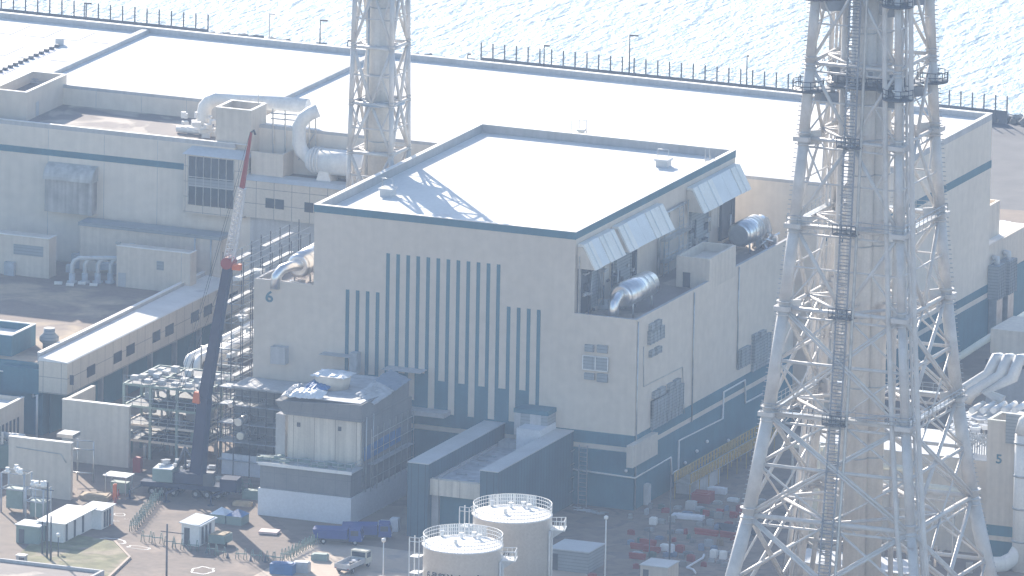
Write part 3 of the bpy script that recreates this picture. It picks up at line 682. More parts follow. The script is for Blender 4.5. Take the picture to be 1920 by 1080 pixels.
# walkways
def walkway(z, full=True):
    k = MB(); h = interp(z) / 2; w = 1.0
    for sx, sy, lx, ly in ((0, -1, h * 2 + 2, w), (0, 1, h * 2 + 2, w), (-1, 0, w, h * 2), (1, 0, w, h * 2)):
        c = (TC.x + sx * (h + .2), TC.y + sy * (h + .2), z); k.obox(c, (lx, ly, .12))
    o = k.build('walkway', STEELG, tw); q = h + .8
    k = MB().rail([(TC.x - q, TC.y - q, z), (TC.x + q, TC.y - q, z), (TC.x + q, TC.y + q, z), (TC.x - q, TC.y + q, z), (TC.x - q, TC.y - q, z)], 1.15, 1.4, .05); k.build('handrail', STEELG, o)
walkway(31.3); walkway(56.2)
def ring_platform(z):          # dark service platforms round each leg and the flues
    for i in range(4):
        p = tcor(i, z); k = MB(); k.lathe((p.x, p.y, z), [(1.0, 0), (2.1, 0), (2.1, .22), (1.0, .22)], 16); o = k.build('leg_platform', STEELD, tw)
        k = MB()
        pts = [(p.x + 2.05 * math.cos(a), p.y + 2.05 * math.sin(a), z + .2) for a in [2 * math.pi * j / 12 for j in range(13)]]
        k.rail(pts, 1.25, .8, .06); k.build('handrail', STEELD, o)
    k = MB(); k.lathe((TC.x, TC.y, z + .6), [(3.3, 0), (5.9, 0), (5.9, .2), (3.3, .2)], 24); o = k.build('flue_platform', STEELD, tw)
    h_ = interp(z) / 2
    for sx, sy in ((1, -1), (-1, -1), (1, 1), (-1, 1)):
        k = MB().obox((TC.x + sx * h_ * .62, TC.y + sy * h_ * .62, z + .15), (h_ * .85, 1.6, .2), math.atan2(sy, sx)); k.obox((TC.x + sx * h_ * .7, TC.y + sy * h_ * .7, z - 1.0), (2.6, 2.0, 1.3), math.atan2(sy, sx)); k.obox((TC.x + sx * h_ * .62, TC.y + sy * h_ * .62, z + 1.2), (h_ * .8, .1, .1), math.atan2(sy, sx)); k.build('service_gantry', LADD, tw)
    k = MB()
    for q in range(16):
        a = q * .39; k.obox((TC.x + 4.6 * math.cos(a), TC.y + 4.6 * math.sin(a), z + 1.3 + random.uniform(-.3, .8)), (random.uniform(.6, 1.6), .6, random.uniform(.6, 1.6)), a)
    k.build('damper_housing', LADD, tw)
    k = MB(); pts = [(TC.x + 5.5 * math.cos(a), TC.y + 5.5 * math.sin(a), z + .8) for a in [2 * math.pi * j / 24 for j in range(25)]]
    k.rail(pts, 1.25, 1.2, .06); k.build('handrail', STEELD, o)
ring_platform(73.8); ring_platform(86)
for z in (31, 45, 56, 67.5):       # gusset boxes and dark hangers at the ring nodes
    k = MB()
    for i in range(4):
        p = tcor(i, z); d = (Vector((TC.x, TC.y, z)) - p).normalized(); k.obox((p.x + d.x * 1.2, p.y + d.y * 1.2, z), (2.4, .35, 1.9), math.atan2(d.y, d.x))
        k.obox((p.x, p.y, z), (2.2, 2.2, .6))
    k.build('gusset', STEELW, tw)
    c = fmid(z); k = MB().box(c.x - 1.6, c.y - .6, z - .6, c.x + 1.6, c.y + .9, z - .4); k.rail([(c.x - 1.6, c.y - .6, z - .4), (c.x + 1.6, c.y - .6, z - .4)], 1.2, .6, .06); k.build('ladder_landing', STEELD, ld)

lc = W(712, 299, z=37.8); lc = Vector((lc.x - 1.35, lc.y + 2.9, zL - 1.25))
ltw, _ = lattice_stack('roof_stack_tower', 'slender white lattice stack rising beside the numbered block', lc.x, lc.y, [zL - 1.25, 32, 38.5, 45.5, 53.5, 61.5, 69.5, 77.5], lambda z: 6.6 - (z - 26) * .028, lambda z: .34,
                       lambda z: .23, [(0, 0, 1.55)], STEELW, zL - 1.25, 0)
k = MB()
for z in (45.2, 61.3):
    k.lathe((lc.x, lc.y, z), [(1.5, 0), (3.6, 0), (3.6, .15), (1.5, .15)], 20)
k.build('flue_platform', STEELG, ltw)
k = MB().tube((lc.x - 1.75, lc.y - .6, zL), (lc.x - 1.75, lc.y - .6, 70), .22, n=8); k.build('riser_pipe', FLUE, ltw)
k = MB().path([(lc.x - 1.0, lc.y - 2.0, zL), (lc.x - 1.0, lc.y - 2.0, 66)], .16, 6); k.build('conduit', STEELG, ltw)
k = MB()
for i in range(14):
    k.obox((lc.x + random.uniform(-3.6, -1.5), lc.y + random.uniform(-3, 2.5), zL - .6 + random.uniform(0, 7)), (random.uniform(.5, 1.4), random.uniform(.5, 1.2), random.uniform(.3, .9)), random.random())
k.build('valve_cluster', SILVER, ltw)

# ================================================================ WHITE DUCTS on the turbine terrace
t = thing('horizontal_vessel', 'long white horizontal drum on a saddle beside the slender stack', 'vessel', (-12, 65.8, 25.64))
a = W(582, 299, Y=65.9); c = W(665, 306, Y=65.9); a = Vector((a.x, 65.9, a.z)); c = Vector((c.x + 3.5, 65.9, a.z))
k = MB().tube(a + Vector((.4, 0, 0)), c, 1.85, n=28); k.tube(a - Vector((.35, 0, 0)), a + Vector((.4, 0, 0)), 1.3, 1.85, n=28)
for i in range(3): k.tube(a + Vector((.6 + i * .5, 0, 0)), a + Vector((.75 + i * .5, 0, 0)), 1.95, n=28)
k.build('shell', TANKW, t)
for dx in (2.6, 8.0):
    k = MB().hexa([(a.x + dx - 1.2, 64.6, 25.65), (a.x + dx + 1.2, 64.6, 25.65), (a.x + dx + 1.2, 67.2, 25.65), (a.x + dx - 1.2, 67.2, 25.65)],
                  [(a.x + dx - .6, 64.5, a.z - 1.0), (a.x + dx + .6, 64.5, a.z - 1.0), (a.x + dx + .6, 67.3, a.z - 1.0), (a.x + dx - .6, 67.3, a.z - 1.0)]); k.build('saddle', TANKW, t)
E_ = [W(596, 207, Y=67), W(583, 212, Y=66.5), W(569, 222, Y=66), W(561, 236, Y=65.9), W(561, 268, Y=65.9), W(566, 284, Y=65.9), W(578, 294, Y=65.9), W(590, 297, Y=65.9)]
tag(MB().path(E_, 1.0, 16).build('bent_duct', TANKW), 'white bent duct dropping from the roof to the horizontal drum', 'duct')
F_ = [W(382, 247, Y=72), W(382, 215, Y=72), W(385, 200, Y=72), W(393, 190, Y=72), W(407, 185, Y=72), W(470, 190, Y=73), W(578, 199, Y=73)]
o = tag(MB().path(F_, 1.05, 16).build('bent_duct', TANKW), 'white bent duct behind the lift tower with a shiny valve base', 'duct')
k = MB()
for i in range(22):
    p = W(376, 240, Y=71); k.obox((p.x + random.uniform(-2.3, 2.8), 70 + random.uniform(-2, 2), 29.4 + random.uniform(.2, 2.6)), (random.uniform(.4, 1.3), random.uniform(.4, 1), random.uniform(.3, 1)), random.random())
k.path([(p.x - 3.2, 70, 29.9), (p.x + 2.6, 70, 29.9)], .5, 10)
k.build('valve_base', TANKW, o)
k = MB()
for x0, y0, x1_, y1_ in ((512, 203, 512, 300), (535, 206, 535, 300), (580, 207, 580, 320), (592, 210, 592, 325)): k.tube(W(x0, y0, Y=67.6), W(x1_, y1_, Y=67.6), .12, n=5)
for yy in (212, 222): k.tube(W(508, yy, Y=67.6), W(560, yy + 4, Y=67.6), .1, n=5)
k.tube(W(560, 300, Y=67.6), W(590, 250, Y=67.6), .08, n=5)
tag(k.build('duct_support_frame', STEELG), 'thin steel frame carrying the white duct', 'frame')

# ================================================================ SERVICE BUILDING, window corridor, yard items (left)
sb = thing('service_building', 'low wide building with a brown stained roof and teal walls', 'building', (-60, 30, 0))
XG = -29.0; ZG = 11.0; gy0, gy1 = 2.4, 62.5
MB().box(-150, 4.0, 0, XG - 4.4, 63.8, 10.2).build('wall', TEAL, sb)
ROOFB = mat('brown_roof', (.255, .20, .165), .9, var=.12, scale=.1, grime=((.44, .345, .245), .50, .60, .09), fine=.1)
MB().box(-150, 4.3, 10.201, XG - 4.4, 63.8, 10.26).build('roof', ROOFB, sb)
# teal tower stub and lower ledge
a = W(22, 630, z=13.2); c = W(67, 608, z=13.2)
k = MB().box(-150, a.y, 10.2, a.x, a.y + .4, 13.2).box(a.x - .4, a.y + .4, 10.2, a.x, c.y, 13.2).box(-150, c.y - .4, 10.2, a.x - .4, c.y, 13.2); k.build('roof_room_wall', TEAL, sb)
k = MB().box(-150, a.y - .05, 13.2, a.x + .05, a.y + .45, 13.3).box(a.x - .45, a.y + .45, 13.2, a.x + .05, c.y + .05, 13.3).box(-150, c.y - .45, 13.2, a.x - .45, c.y + .05, 13.3); k.build('roof_room_cap', AWN, sb)
MB().box(-150, a.y + .4, 12.2, a.x - .4, c.y - .4, 12.25).build('roof_room_roof', ROOFW, sb)
MB().box(a.x + .01, 3.0, 6, XG - 4.45, 4.01, 9.6).build('ledge', TEAL, sb)
p = W(92, 655, z=10.3); k = MB()
k.lathe((p.x, p.y, 10.26), [(.9, 0), (.9, .9), (1.35, 1.3), (1.35, 1.9), (.8, 2.4), (.8, 3.1)], 16)
tag(k.build('roof_exhaust', LOUV), 'grey mushroom exhaust standing on the brown roof by the corridor', 'vent')
# corridor
gl = thing('window_corridor', 'long cream raised corridor with square windows running towards the turbine hall', 'corridor', (XG - 2, 30, 0))
MB().box(XG - 4.3, gy0, 6.5, XG, gy1, ZG).build('wall', PANEL, gl)
k = MB().hexa([(XG - 4.4, gy0 - .1, ZG), (XG + .12, gy0 - .1, ZG), (XG + .12, gy1, ZG), (XG - 4.4, gy1, ZG)], [(XG - 4.3, gy0, ZG + .5), (XG - .1, gy0, ZG + .12), (XG - .1, gy1, ZG + .12), (XG - 4.3, gy1, ZG + .5)]); k.build('roof', mat('corridor_roof', (.70, .69, .66), .7, var=.08, scale=.3, grime=((.42, .42, .42), .6, .75, .3)), gl)
MB().box(XG - 4.9, gy0 + .8, 10.26, XG - 4.42, gy1, 11.9).build('parapet', PARIN, gl)
MB().box(XG - 4.95, gy0 + .8, 11.9, XG - 4.4, gy1, 11.98).build('parapet_cap', CAPW, gl)
for x0, y0, x1_, y1_ in ((163, 684, 178, 706), (213, 660, 228, 679), (237, 646, 252, 665), (286, 620, 300, 641), (310, 609, 325, 628), (358, 583, 372, 604), (382, 571, 397, 592), (430, 548, 445, 568)):
    p = W(x0, y0, X=XG); q = W(x1_, y1_, X=XG); p2 = W((x0 + x1_) / 2, (y0 + y1_) / 2, X=XG)
    MB().box(XG + .001, p.y, p2.z - .75, XG + .05, q.y, p2.z + .75).build('window', GLASS, gl)
p = W(131, 703, Y=gy0); MB().box(p.x, gy0 - .05, p.z - 1.4, p.x + .6, gy0 - .001, p.z).build('window', GLASS, gl)
for i in range(7):
    y = gy0 + 4 + i * 8.5; MB().box(XG - .9, y, 0, XG - .3, y + .6, 6.5).build('column', STEELG, gl)
MB().box(XG - 4.0, gy0 + 3, 0, XG - 3.9, gy1, 6.5).build('back_wall', TEAL, gl)
k = MB().path([(-60, 3.7, 8.6), (W(62, 718, Y=3.7).x, 3.7, 8.6), (W(62, 718, Y=3.7).x, 3.7, 5.4), (XG - 4.6, 2.6, 6.0), (XG - 4.6, 2.6, 0)], .16, 6)
tag(k.build('service_pipe', WHITE), 'white pipe zigzagging across the teal wall at the left', 'pipe')

# lower left cream block
FX = W(45, 745, z=7).x
lb = thing('pump_building', 'low cream block with tall slit windows at the left edge', 'building', (FX - 10, -10, 0))
MB().box(-150, -40, 0, FX, -3.2, 6.4).build('wall', WALL2, lb)
k = MB().box(FX - .35, -40, 6.4, FX, -3.2, 7.0).box(-150, -3.6, 6.4, FX - .35, -3.2, 7.0); k.build('parapet', WALL2, lb)
k = MB().box(FX - .4, -40, 7.0, FX + .04, -3.16, 7.08); k.build('parapet_cap', CAPW, lb)
MB().box(-150, -40, 6.401, FX - .35, -3.6, 6.45).build('roof', ROOFG, lb)
for i in range(9):
    y = -5.5 - i * 1.25; MB().box(FX + .001, y, 1.6, FX + .05, y + .6, 4.6).build('slit_window', GLASS, lb)

def firewall(name, label, pl, pr, yw, ztop, d=.6, mm=WALL2, cat='fire wall', zb=0):
    a = W(pl, 0, Y=yw).x; p0 = W(pl, 540, Y=yw); 
    t = thing(name, label, cat, ((p0.x), yw, zb)); return t
def wallbox(label, xl, xr, yf, z0, z1, d, name='fire_wall', cat='wall', mm=WALL2, back=None):
    t = thing(name, label, cat, ((xl + xr) / 2, yf, z0))
    MB().box(xl, yf, z0, xr, yf + d, z1).build('panel', mm, t)
    MB().box(xl - .04, yf - .04, z1, xr + .04, yf + d + .04, z1 + .1).build('capping', CAPW, t)
    return t
t = wallbox('tall blank cream wall between the corridor and the crane', W(118, 862, z=0).x, W(240, 878, z=0).x, -8.3, 0, 8.6, .7)
MB().box(t.location.x - 5, -7.6, 0, t.location.x - 4.4, 1.5, 8.6).build('side_wall', WALL2, t)
t = wallbox('lower blank cream wall nearest the left edge with pipe work behind', W(14, 925, z=0).x, W(132, 938, z=0).x, -28.9, 0, 7.9, .7)
k = MB().path([(t.location.x - 3.5, -28.97, 6.6), (t.location.x + 3.2, -28.97, 6.3), (t.location.x + 4.0, -28.97, 5.2)], .07, 5); k.build('conduit', STEELG, t)

# transformers behind the walls
def transformer(cx, cy, label, s=1):
    t = thing('power_transformer', label, 'transformer', (cx, cy, 0), 'transformers between the fire walls')
    MB().box(cx - 2.2 * s, cy - 1.5 * s, 0, cx + 2.2 * s, cy + 1.5 * s, 3.6 * s).build('tank', GREENG, t)
    k = MB()
    for i in range(9): k.box(cx - 3.4 * s, cy - 1.4 * s + i * .33 * s, .4, cx - 2.25 * s, cy - 1.25 * s + i * .33 * s, 3.2 * s)
    k.build('radiator', ROOFM, t)
    MB().tube((cx - 1.8 * s, cy + .8 * s, 4.6 * s), (cx + 1.8 * s, cy + .8 * s, 4.6 * s), .6 * s, n=16).build('conservator', ROOFG, t)
    for i in range(3):
        k = MB(); x = cx - 1.3 * s + i * 1.3 * s
        k.lathe((x, cy - .6 * s, 3.6 * s), [(.3, 0), (.22, .3), (.3, .5), (.2, .8), (.28, 1.0), (.16, 1.4), (.2, 1.7)], 10); k.build('bushing', FLUE, t)
    MB().path([(cx + 1.0, cy + .8 * s, 4.6 * s), (cx + 2.8 * s, cy + .8 * s, 4.2 * s), (cx + 3.2 * s, cy + 3, 3.4)], .35, 10).build('oil_duct', ROOFG, t)
transformer(-22.5, -21, 'transformer with a domed pale top behind the lower blank wall', 1.05)
transformer(-29.5, -15, 'transformer half hidden behind the low cream block', .9)
transformer(-20, -1, 'transformer in the shade behind the tall blank wall', .9)
k = MB()
for x0, y0 in ((145, 900), (175, 905)):
    p = W(x0, y0, z=0); k.tube(p, p + Vector((0, 0, 5.8)), .12, n=6)
p = W(120, 850, z=6); q = W(172, 868, z=6)
for dz in (0, -1.2, -4.5): k.tube(W(133, 905, z=.1) + Vector((0, 0, 6 + dz)), W(175, 905, z=.1) + Vector((0, 0, 5.8 + dz)), .1, n=6)
k.obox(W(122, 905, z=0) + Vector((0, 1, 6.6)), (2.4, 2.6, .5), 0)
tag(k.build('pipe_portal', STEELG), 'thin grey steel portal frame beside the lower blank wall', 'frame')
# switchgear posts at the left edge
def gantry(x, y, z, label, w=3.4):
    p = W(x, y, z=0); t = thing('switchgear_frame', label, 'frame', p, 'steel switchgear frames at the left edge')
    k = MB()
    for dx in (0, w):
        for dy in (0, 2.4): k.tube(p + Vector((dx, dy, 0)), p + Vector((dx, dy, z)), .13, n=6)
    for zz in (z, z * .6):
        k.path([p + Vector((0, 0, zz)), p + Vector((w, 0, zz)), p + Vector((w, 2.4, zz)), p + Vector((0, 2.4, zz)), p + Vector((0, 0, zz))], .1, 5)
    k.build('frame', ROOFM, t)
    for i in range(4):
        q = p + Vector((random.uniform(.2, w), random.uniform(0, 2.2), z)); k = MB(); k.lathe(q, [(.35, 0), (.45, .25), (.25, .4), (.3, .8)], 8); k.build('insulator', WHITE, t)
    MB().obox(p + Vector((w / 2, 1.2, z * .35)), (w * .7, 1.4, z * .5)).build('cabinet', GREENG, t)
gantry(2, 960, 5.5, 'steel switchgear frame topped by bright insulators at the left edge'); gantry(48, 975, 4.4, 'lower steel switchgear frame beside the white huts', 2.6)
t = None

# screens and plant on the brown roof
def screen(label, x0, y0, x1_, y1_, yp, ztop_px, right=1.2):
    a = W(x0, y0, Y=yp); c = W(x1_, y1_, Y=yp); zt_ = a.z
    t = thing('plant_room', label, 'plant room', ((a.x + c.x) / 2, yp, 10.26), 'cream plant rooms on the brown roof')
    MB().box(a.x, yp, 10.27, c.x, yp + right, zt_).build('wall', WALL2, t)
    k = MB().box(a.x - .05, yp - .05, zt_, c.x + .05, yp + .2, zt_ + .12).box(c.x - .2, yp + .2, zt_, c.x + .05, yp + right + .05, zt_ + .12); k.build('roof_edge', CAPW, t)
    return t
yq = 52.5
t = screen('cream plant room with one small window in the middle of the brown roof', 219, 461, 357, 475, yq, 0, 2.2)
a = W(294, 489, Y=yq); c = W(307, 507, Y=yq); MB().box(a.x, yq - .05, c.z, c.x, yq - .001, a.z).build('window', LOUV, t)
a = W(222, 511, Y=yq); c = W(236, 537, Y=yq); MB().box(a.x, yq - .05, 10.3, c.x, yq - .001, a.z).build('door', PARIN, t)
MB().box(W(340, 500, Y=yq).x - .03, yq - .03, 10.3, W(340, 500, Y=yq).x + .03, yq - .001, W(357, 475, Y=yq).z).build('joint', STEELG, t)
t = screen('cream plant room with a wide louvre at the left edge of the brown roof', -60, 432, 92, 446, yq, 0, 2.6)
a = W(26, 457, Y=yq); c = W(81, 482, Y=yq); MB().box(a.x, yq - .08, c.z, c.x, yq - .001, a.z).build('louvre', LOUV, t)
a = W(12, 489, Y=yq); c = W(30, 518, Y=yq); MB().box(a.x, yq - .8, 10.3, c.x, yq - .001, a.z).build('cabinet', ROOFM, t)
# long low block behind
a = W(150, 412, Y=60); c = W(413, 440, Y=60)
t = thing('store_block', 'long low cream block against the turbine hall wall', 'block', ((a.x + c.x) / 2, 60, 10.26))
MB().box(a.x, 60, 10.27, c.x, 63.0, a.z - .8).build('wall', WALL2, t); MB().box(a.x - .2, 59.8, a.z - .8, c.x + .2, 63.2, a.z - .3).build('roof', LOUV, t)
for x in (367, 397): X = W(x, 450, Y=60).x; MB().tube((X, 59.8, 10.3), (X, 59.8, a.z - .8), .12, n=6).build('drainpipe', STEELG, t)
# pipework cluster between the plant rooms
t = thing('pump_manifold', 'tangle of grey pumps and bent pipes between the two plant rooms', 'pumps', (-52, 54, 10.26))
for j in range(4):
    p = W(135 + j * 24, 530, z=10.3)
    MB().path([p, p + Vector((0, 0, 2.6)), p + Vector((.25, .2, 3.2)), p + Vector((.9, .5, 3.6)), p + Vector((2.6, 1.2, 3.6)), p + Vector((2.9, 3, 3.0))], .32, 10).build('pipe', ROOFG, t)
    k = MB(); k.lathe((p.x, p.y, 10.27), [(.75, 0), (.75, .25), (.45, .35), (.45, 1.4)], 12); k.build('pump', ROOFM, t)
for j in range(10):
    p = W(130 + random.uniform(0, 85), 500 + random.uniform(-15, 18), z=10.3)
    MB().obox(p + Vector((0, 0, 1.0)), (random.uniform(.6, 1.8), random.uniform(.6, 1.4), random.uniform(.8, 2.2)), random.random()).build('valve_box', ROOFM, t)
for j in range(4):
    p = W(120 + 22 * j, 528 + 3 * (j % 2), z=10.3); MB().obox(p + Vector((0, -2, .2)), (1.1, .5, .35), .3).build('sleeper', ROOFW, t)
p = W(235, 466, Y=57); k = MB().tube((p.x, 57, 10.3), (p.x, 57, p.z - 1), .1, n=5)
for dx in (-1.1, 1.1): k.path([(p.x, 57, p.z - 1), (p.x + dx, 57, p.z), (p.x + dx * 1.1, 57, p.z + .6)], .08, 5); k.obox((p.x + dx, 57, p.z + .7), (.7, .4, .3), 0)
tag(k.build('floodlight_mast', STEELG), 'floodlight mast in front of the low cream block', 'mast')

# ================================================================ SHROUDED STACK BASE (site enclosure in front of the facade)
te = thing('shrouded_enclosure', 'scaffolded box with stained cream panels, grey netting and crumpled white sheets on top', 'enclosure', (19, -16, 0))
X0, X1, Y0, Y1 = 11.8, 25.5, -25.1, -5.5
MB().box(X0, Y0, 0, X1, Y0 + .3, 3.75).box(X1 - .3, Y0 + .3, 0, X1, Y1, 3.75).box(X0, Y0 + .3, 0, X0 + .3, Y1, 3.75).build('hoarding', SHEET, te)
MB().box(X0 + .2, Y0 + .2, 3.76, X1 - .15, Y1, 7.2).build('lower_netting', NET, te)
MB().box(X0 - .2, Y0 - .3, 7.2, X1 + .2, Y0 + 3.4, 7.4).build('walkway_deck', ROOFM, te)
k = MB().rail([(X0 - .1, Y0 - .2, 7.4), (X1 + .1, Y0 - .2, 7.4), (X1 + .1, Y0 + 3.4, 7.4)], 1.1, 1.8, .05); k.build('handrail', STEELG, te)
MB().box(X0 + .1, Y0 - .38, 7.05, X1 + .2, Y0 - .3, 7.5).build('deck_edge', WHITE, te)
Yu = -21.6
a = W(540, 768, Y=Yu); c = W(660, 880, Y=Yu); zt = a.z; xa, xc = a.x, 25.3
MB().box(xa, Yu, 7.4, xc - .01, -6, zt).build('core_wall', STAINW, te)
MB().hexa([(xa - .5, Yu - .35, zt - .6), (xc + .25, Yu - .35, zt - .6), (xc + .25, -5.5, zt - .6), (xa - .5, -5.5, zt - .6)], [(xa - 1.6, Yu - .9, zt + 1.3), (xc + .3, Yu - .6, zt + 1.9), (xc + .3, -5.5, zt + 1.9), (xa - .9, -5.5, zt + 1.9)]).build('upper_netting', NET, te)
MB().box(xc, Yu + .4, 4.5, xc + .3, -4.5, zt - .61).build('side_netting', NET, te)
a = W(684, 842, X=xc + .4); c = W(751, 805, X=xc + .4); MB().extr([(xc + .32, a.y, a.z - 1.7), (xc + .32, c.y, c.z - 1.6), (xc + .32, c.y, c.z + .3), (xc + .32, a.y, a.z + .2)], (.12, 0, 0)).build('blue_sheet', TARPB, te)
MB().box(xc + .3, -4.6 - 15, 7.3, xc + 1.2, -5.5, 7.42).build('side_deck', ROOFM, te)
k = MB()
for y in [-20.5 + 2.1 * i for i in range(8)]: k.tube((xc + 1.15, y, 3.8), (xc + 1.15, y, 12.5), .06, n=5)
for z in (5.6, 7.5, 9.4, 11.3): k.tube((xc + 1.15, -20.5, z), (xc + 1.15, -5.6, z), .05, n=4)
k.build('side_scaffold', STEELG, te)
for y in (-21, -18.6): MB().tube((xc + .6, y, 3.8), (xc + .6, y, zt), .09, n=6).build('scaffold_pole', STEELG, te)
k = MB().box(xa - 2.2, Yu + 1, 7.4, xa - .8, Yu + 2.4, zt - 1.0); k.build('service_duct', PARIN, te)
for i, (px_, py_) in enumerate(((560, 796), (637, 804))): p = W(px_, py_, Y=Yu); MB().box(p.x - .25, Yu - .06, p.z - .3, p.x + .25, Yu - .002, p.z + .3).build('wall_opening', GLASS, te)
# crumpled sheets
def crumple(x0, y0, x1_, y1_, z, amp, mm, name, par, slope=(0, 0), nx=14, ny=10, drop=.0):
    vs = []; fs = []
    for j in range(ny + 1):
        for i in range(nx + 1):
            u, v = i / nx, j / ny; ed = min(u, v, 1 - u, 1 - v) * 2
            vs.append((x0 + (x1_ - x0) * u + random.uniform(-.12, .12), y0 + (y1_ - y0) * v + random.uniform(-.12, .12), z + slope[0] * u + slope[1] * v + random.uniform(-amp, amp) - drop * (1 - min(1, ed * 2.5))))
    top = len(vs); vs += [(a_, b_, c_ - .06) for a_, b_, c_ in vs]
    w = nx + 1
    for j in range(ny):
        for i in range(nx): q = j * w + i; fs.append((q, q + 1, q + 1 + w, q + w)); fs.append((top + q, top + q + w, top + q + 1 + w, top + q + 1))
    for i in range(nx): fs.append((i, top + i, top + i + 1, i + 1)); q = ny * w + i; fs.append((q, q + 1, top + q + 1, top + q))
    for j in range(ny): q = j * w; fs.append((q, q + w, top + q + w, top + q)); q += nx; fs.append((q, top + q, top + q + w, q + w))
    return MB().add(vs, fs).build(name, mm, par)
zt2 = zt + 1.9
MB().box(xa - .5, Yu - .2, zt2, xc, -6, zt2 + .1).build('top_deck', ROOFM, te)
crumple(xa + .2, Yu - .5, xa + 5.0, Yu + 1.8, zt2 + .55, .08, TARP, 'tarpaulin', te, (.2, .5), drop=.5)
crumple(xa - 1.1, Yu - .2, xa + .2, Yu + 5, zt2 + .2, .08, ROOFM, 'tarpaulin', te, (.3, .5), drop=.3)
crumple(xa + .5, Yu + 3.2, xa + 4.2, Yu + 7.5, zt2 + .65, .15, TARPB, 'tarpaulin', te, (.3, .4), drop=.4)
crumple(xc - 2.0, Yu + 2.6, xc + .9, Yu + 9.5, zt2 + .75, .05, ROOFM, 'tarpaulin', te, (-1.2, .5), drop=.1)
crumple(xc - 2.4, Yu + 10, xc + .7, -5.8, zt2 + 1.1, .05, mat('grey_blue_sheet', (.22, .28, .36), .5), 'tarpaulin', te, (-1.1, .3), drop=.1)
p = W(622, 733, Y=-15); k = MB(); k.lathe((p.x, -14.5, zt2), [(2.2, 0), (2.6, 1.9), (2.3, 2.0)], 10); k.build('stack_stub', WALL2, te)
crumple(p.x - 2.5, -16.6, p.x + 2.5, -12.4, zt2 + 2.25, .1, TARP, 'stub_cover', te, drop=.3)
k = MB()
for i in range(22): k.obox((random.uniform(X0, X1), Y0 + random.uniform(.4, 2.6), 7.4 + random.uniform(.15, .4)), (random.uniform(.4, 1.6), random.uniform(.3, .9), random.uniform(.3, .8)), random.random())
o = k.build('bundled_scaffold_fittings', GREENG); tag(o, 'bundles of scaffold fittings lying on the deck edge of the shrouded enclosure', 'fittings'); o['kind'] = 'stuff'

# ================================================================ TRUCK BAY
tb_ = thing('entrance_bay', 'dark teal entrance bay with two tall side walls and a lower flat roof between them', 'building', (40.5, -13, 0))
Zt = 10.2; Yf_ = -27.2; LX0, LX1, RX0, RX1 = 34.6, 37.6, 45.2, 48.2
LX0 = W(762, 1005, z=0).x; LX1 = LX0 + 3.0; RX0 = W(894, 886, z=Zt).x; RX1 = W(932, 887, z=Zt).x
for nm, a0, a1, yb_ in (('side_wall', LX0, LX1, -.2), ('side_wall', RX0, RX1, -.2)):
    MB().box(a0, Yf_, 0, a1, yb_, Zt).build(nm, TEALD, tb_); MB().box(a0 - .05, Yf_ - .05, Zt, a1 + .05, yb_, Zt + .12).build('wall_cap', ROOFG, tb_)
MB().box(LX1 + .002, Yf_ + 1.6, 7.2, RX0 - .002, -.2, 7.6).build('lower_roof', ROOFM, tb_)
MB().box(LX1 + .002, Yf_ + .7, 5.9, RX0 - .002, Yf_ + 1.59, 8.1).build('fascia', STAINW, tb_)
MB().box(LX1 + .002, Yf_ + 2.2, 0, RX0 - .002, Yf_ + 2.5, 5.9).build('shutter_door', TEAL, tb_)
MB().box(LX1 + .002, Yf_ + 1.4, 0, LX1 + .9, Yf_ + 2.19, 5.88).build('jamb', PARIN, tb_)
MB().box(LX1 + .01, Yf_ + 1.62, 7.62, LX1 + .35, -1, 8.0).build('kerb_edge', PARIN, tb_)
MB().box(RX0 - 3.5, -6.0, 7.6, RX0 - .01, -.3, 11.2).build('stair_box', SHEET, tb_)
MB().box(LX1 + .4, -3.5, 7.6, RX0 - 3.6, -1.2, 8.4).build('roof_upstand', PARIN, tb_)
k = MB()
for i in range(6): k.obox((LX1 + random.uniform(1, 5.5), Yf_ + 4 + i * 2.8, 7.75), (random.uniform(1, 3), .3, .2), random.uniform(-.3, .3))
o = k.build('timber_lengths', ROOFM); tag(o, 'loose timber lengths lying on the flat roof between the dark bay walls', 'timber'); o['kind'] = 'stuff'

